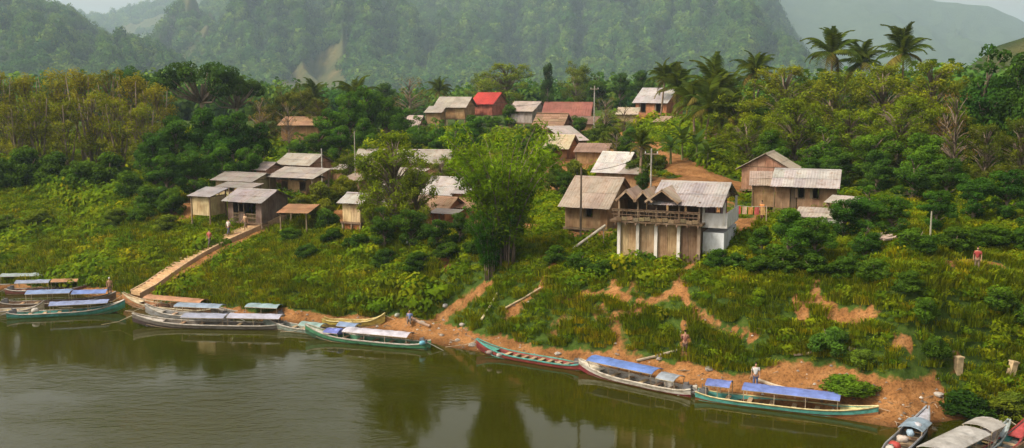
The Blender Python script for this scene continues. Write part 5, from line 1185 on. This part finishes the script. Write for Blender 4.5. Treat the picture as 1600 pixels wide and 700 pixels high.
# ================================================================== PEOPLE
def skin_obj(name, verts, edges, rad, m, parent, color, root=0):
    me = bpy.data.meshes.new(name); me.from_pydata(verts, edges, []); o = obj(name, me, m, parent, color=color)
    md = o.modifiers.new('skin', 'SKIN'); md.use_smooth_shade = True
    for i, r_ in enumerate(rad):
        v = me.skin_vertices[0].data[i]; v.radius = (r_, r_) if not hasattr(r_, '__len__') else r_
        v.use_root = (i == root)
    s_ = o.modifiers.new('sub', 'SUBSURF'); s_.levels = 1; s_.render_levels = 1; return o
def person(label, at, rz, shirt, legs, pose='stand', hat=None, scale=1.0, hold=None):
    a = {'stand': (0.02, -.02, .05, -.05), 'walk': (.22, -.24, -.2, .22)}.get(pose, (0, 0, 0, 0)); hip = .88; sit = pose == 'sit'
    if sit: hip = .42
    V = [(0, 0, hip), (0, 0, hip + .22), (.01, 0, hip + .46), (.02, 0, hip + .56), (.03, 0, hip + .66), (.05, 0, hip + .78)]; Rr = [.13, .12, (.12, .15), .055, .085, .075]; E = [(0, 1), (1, 2), (2, 3), (3, 4), (4, 5)]
    V.append((.14, 0, hip + .69)); Rr.append(.02); E.append((4, 6))                   # nose
    def leg(s_, sw):
        o = len(V)
        if sit: pts = [(.05, s_ * .1, hip - .02), (.42, s_ * .11, hip + .02), (.46, s_ * .11, .07), (.6, s_ * .12, .04)]
        else: pts = [(0, s_ * .09, hip - .08), (sw * .6, s_ * .1, .47), (sw - .05, s_ * .1, .08), (sw + .12, s_ * .11, .04)]
        V.extend(pts); Rr.extend([.085, .06, .045, .035]); E.extend([(0, o), (o, o + 1), (o + 1, o + 2), (o + 2, o + 3)]); return pts
    def arm(s_, sw):
        o = len(V); pts = [(.01, s_ * .19, hip + .47), (-.02 + sw * .4, s_ * .25, hip + .2), (.10 + sw, s_ * .24, hip - .02), (.13 + sw * 1.1, s_ * .235, hip - .09)]
        if pose == 'carry': pts = [(.01, s_ * .19, hip + .47), (.05, s_ * .26, hip + .22), (.3, s_ * .16, hip + .24), (.38, s_ * .13, hip + .26)]
        V.extend(pts); Rr.extend([.055, .042, .032, .035]); E.extend([(2, o), (o, o + 1), (o + 1, o + 2), (o + 2, o + 3)]); h = pts[-1]
        dv = (Vector(pts[3]) - Vector(pts[2])).normalized()
        for k, ln_ in enumerate((.075, .085, .08, .065)):
            q = len(V); f1 = Vector(h) + dv * ln_ * .55 + Vector(((k - 1.5) * .02, 0, 0)); f2 = f1 + dv * ln_ * .5 + Vector((.015, 0, 0)); V.extend([tuple(f1), tuple(f2)]); Rr.extend([.009, .008]); E.extend([(o + 3, q), (q, q + 1)])
        q = len(V); V.append((h[0] + .05, h[1] - s_ * .02, h[2] - .01)); Rr.append(.011); E.append((o + 3, q)); return pts
    L1 = leg(1, a[0]); L2 = leg(-1, a[1]); A1 = arm(1, a[2]); A2 = arm(-1, a[3])
    bd = skin_obj('person', V, E, Rr, M_CLOTH, None, (.34, .19, .12)); bd.location = at; bd.rotation_euler = (0, 0, rz); bd.scale = (scale,) * 3; tag(bd, label, 'person', 'people about the landing and village')
    sv = [(0, 0, hip - .02), (0, 0, hip + .22), (.01, 0, hip + .44), (.02, 0, hip + .53), A1[0], Vector(A1[0]).lerp(Vector(A1[1]), .75), A2[0], Vector(A2[0]).lerp(Vector(A2[1]), .75)]
    skin_obj('shirt', [tuple(v) for v in sv], [(0, 1), (1, 2), (2, 3), (2, 4), (4, 5), (2, 6), (6, 7)], [.15, .14, (.14, .17), .075, .075, .06, .075, .06], M_CLOTH, bd, shirt)
    lv = [(0, 0, hip + .02), L1[0], L1[1], Vector(L1[1]).lerp(Vector(L1[2]), .8), L2[0], L2[1], Vector(L2[1]).lerp(Vector(L2[2]), .8)]
    skin_obj('trousers', [tuple(v) for v in lv], [(0, 1), (1, 2), (2, 3), (0, 4), (4, 5), (5, 6)], [.145, .1, .078, .06, .1, .078, .06], M_CLOTH, bd, legs)
    skin_obj('hair', [(-.02, 0, hip + .70), (.0, 0, hip + .79), (.05, 0, hip + .83)], [(0, 1), (1, 2)], [.085, .095, .06], M_CLOTH, bd, hat or (.015, .012, .01))
    return bd
def stair_pt(s, y=0): 
    v = Matrix.Rotation(ya, 3, 'Z') @ Vector((Lh * s, y, 0)); return Vector((A.x + v.x, A.y + v.y, A.z + zline(s) + .06))
person('person in a pale shirt walking up the stairs, higher of the pair', stair_pt(.62, .2), ya, (.6, .55, .5), (.1, .1, .14), 'walk')
person('person in dark red on the stairs, below the one in the pale shirt', stair_pt(.47, -.2), ya + .2, (.4, .1, .08), (.12, .1, .1), 'walk')
person('person in tan clothes coming down near the top of the stairs', stair_pt(.72, -.25), ya + math.pi, (.45, .3, .18), (.2, .14, .1), 'walk')
person('person in a white shirt standing on the sand behind the two-roofed boat', G(1180, 608), R(-100), (.55, .54, .52), (.12, .14, .25), 'stand')
person('person in a red shirt standing on the upper right bank', G(1526, 424), R(-120), (.30, .05, .045), (.2, .15, .1), 'stand')
person('person carrying a load up the steep reddish path below the veranda house', G(1070, 556), R(80), (.22, .09, .07), (.14, .09, .07), 'carry')
person('person in an orange shirt standing in the orange yard', G(1190, 345), R(-140), (.5, .2, .06), (.2, .08, .06), 'stand')
person('person in a pale hat by the bow of the left boats', G(172, 462), R(-60), (.5, .3, .16), (.2, .15, .12), 'stand', hat=(.7, .68, .62))
person('person in blue sitting on the sand near the middle boats', G(640, 508), R(-90), (.18, .25, .45), (.15, .12, .1), 'sit')

# ================================================================== HAZE
hz = MB().box((0, 4500, 236), (18400, 10400, 480)); hz.v = [(x, y, z) for x, y, z in hz.v]
def haze_material():
    m = bpy.data.materials.new('hazy_air'); m.use_nodes = True; t = m.node_tree; t.nodes.clear()
    v = t.nodes.new('ShaderNodeVolumePrincipled'); v.inputs['Color'].default_value = (.66, .84, 1.0, 1); v.inputs['Density'].default_value = HAZE
    v.inputs['Anisotropy'].default_value = .2
    o = t.nodes.new('ShaderNodeOutputMaterial'); t.links.new(v.outputs[0], o.inputs['Volume']); return m
HAZE = .00017
kind(obj('haze', hz, haze_material()), 'stuff')
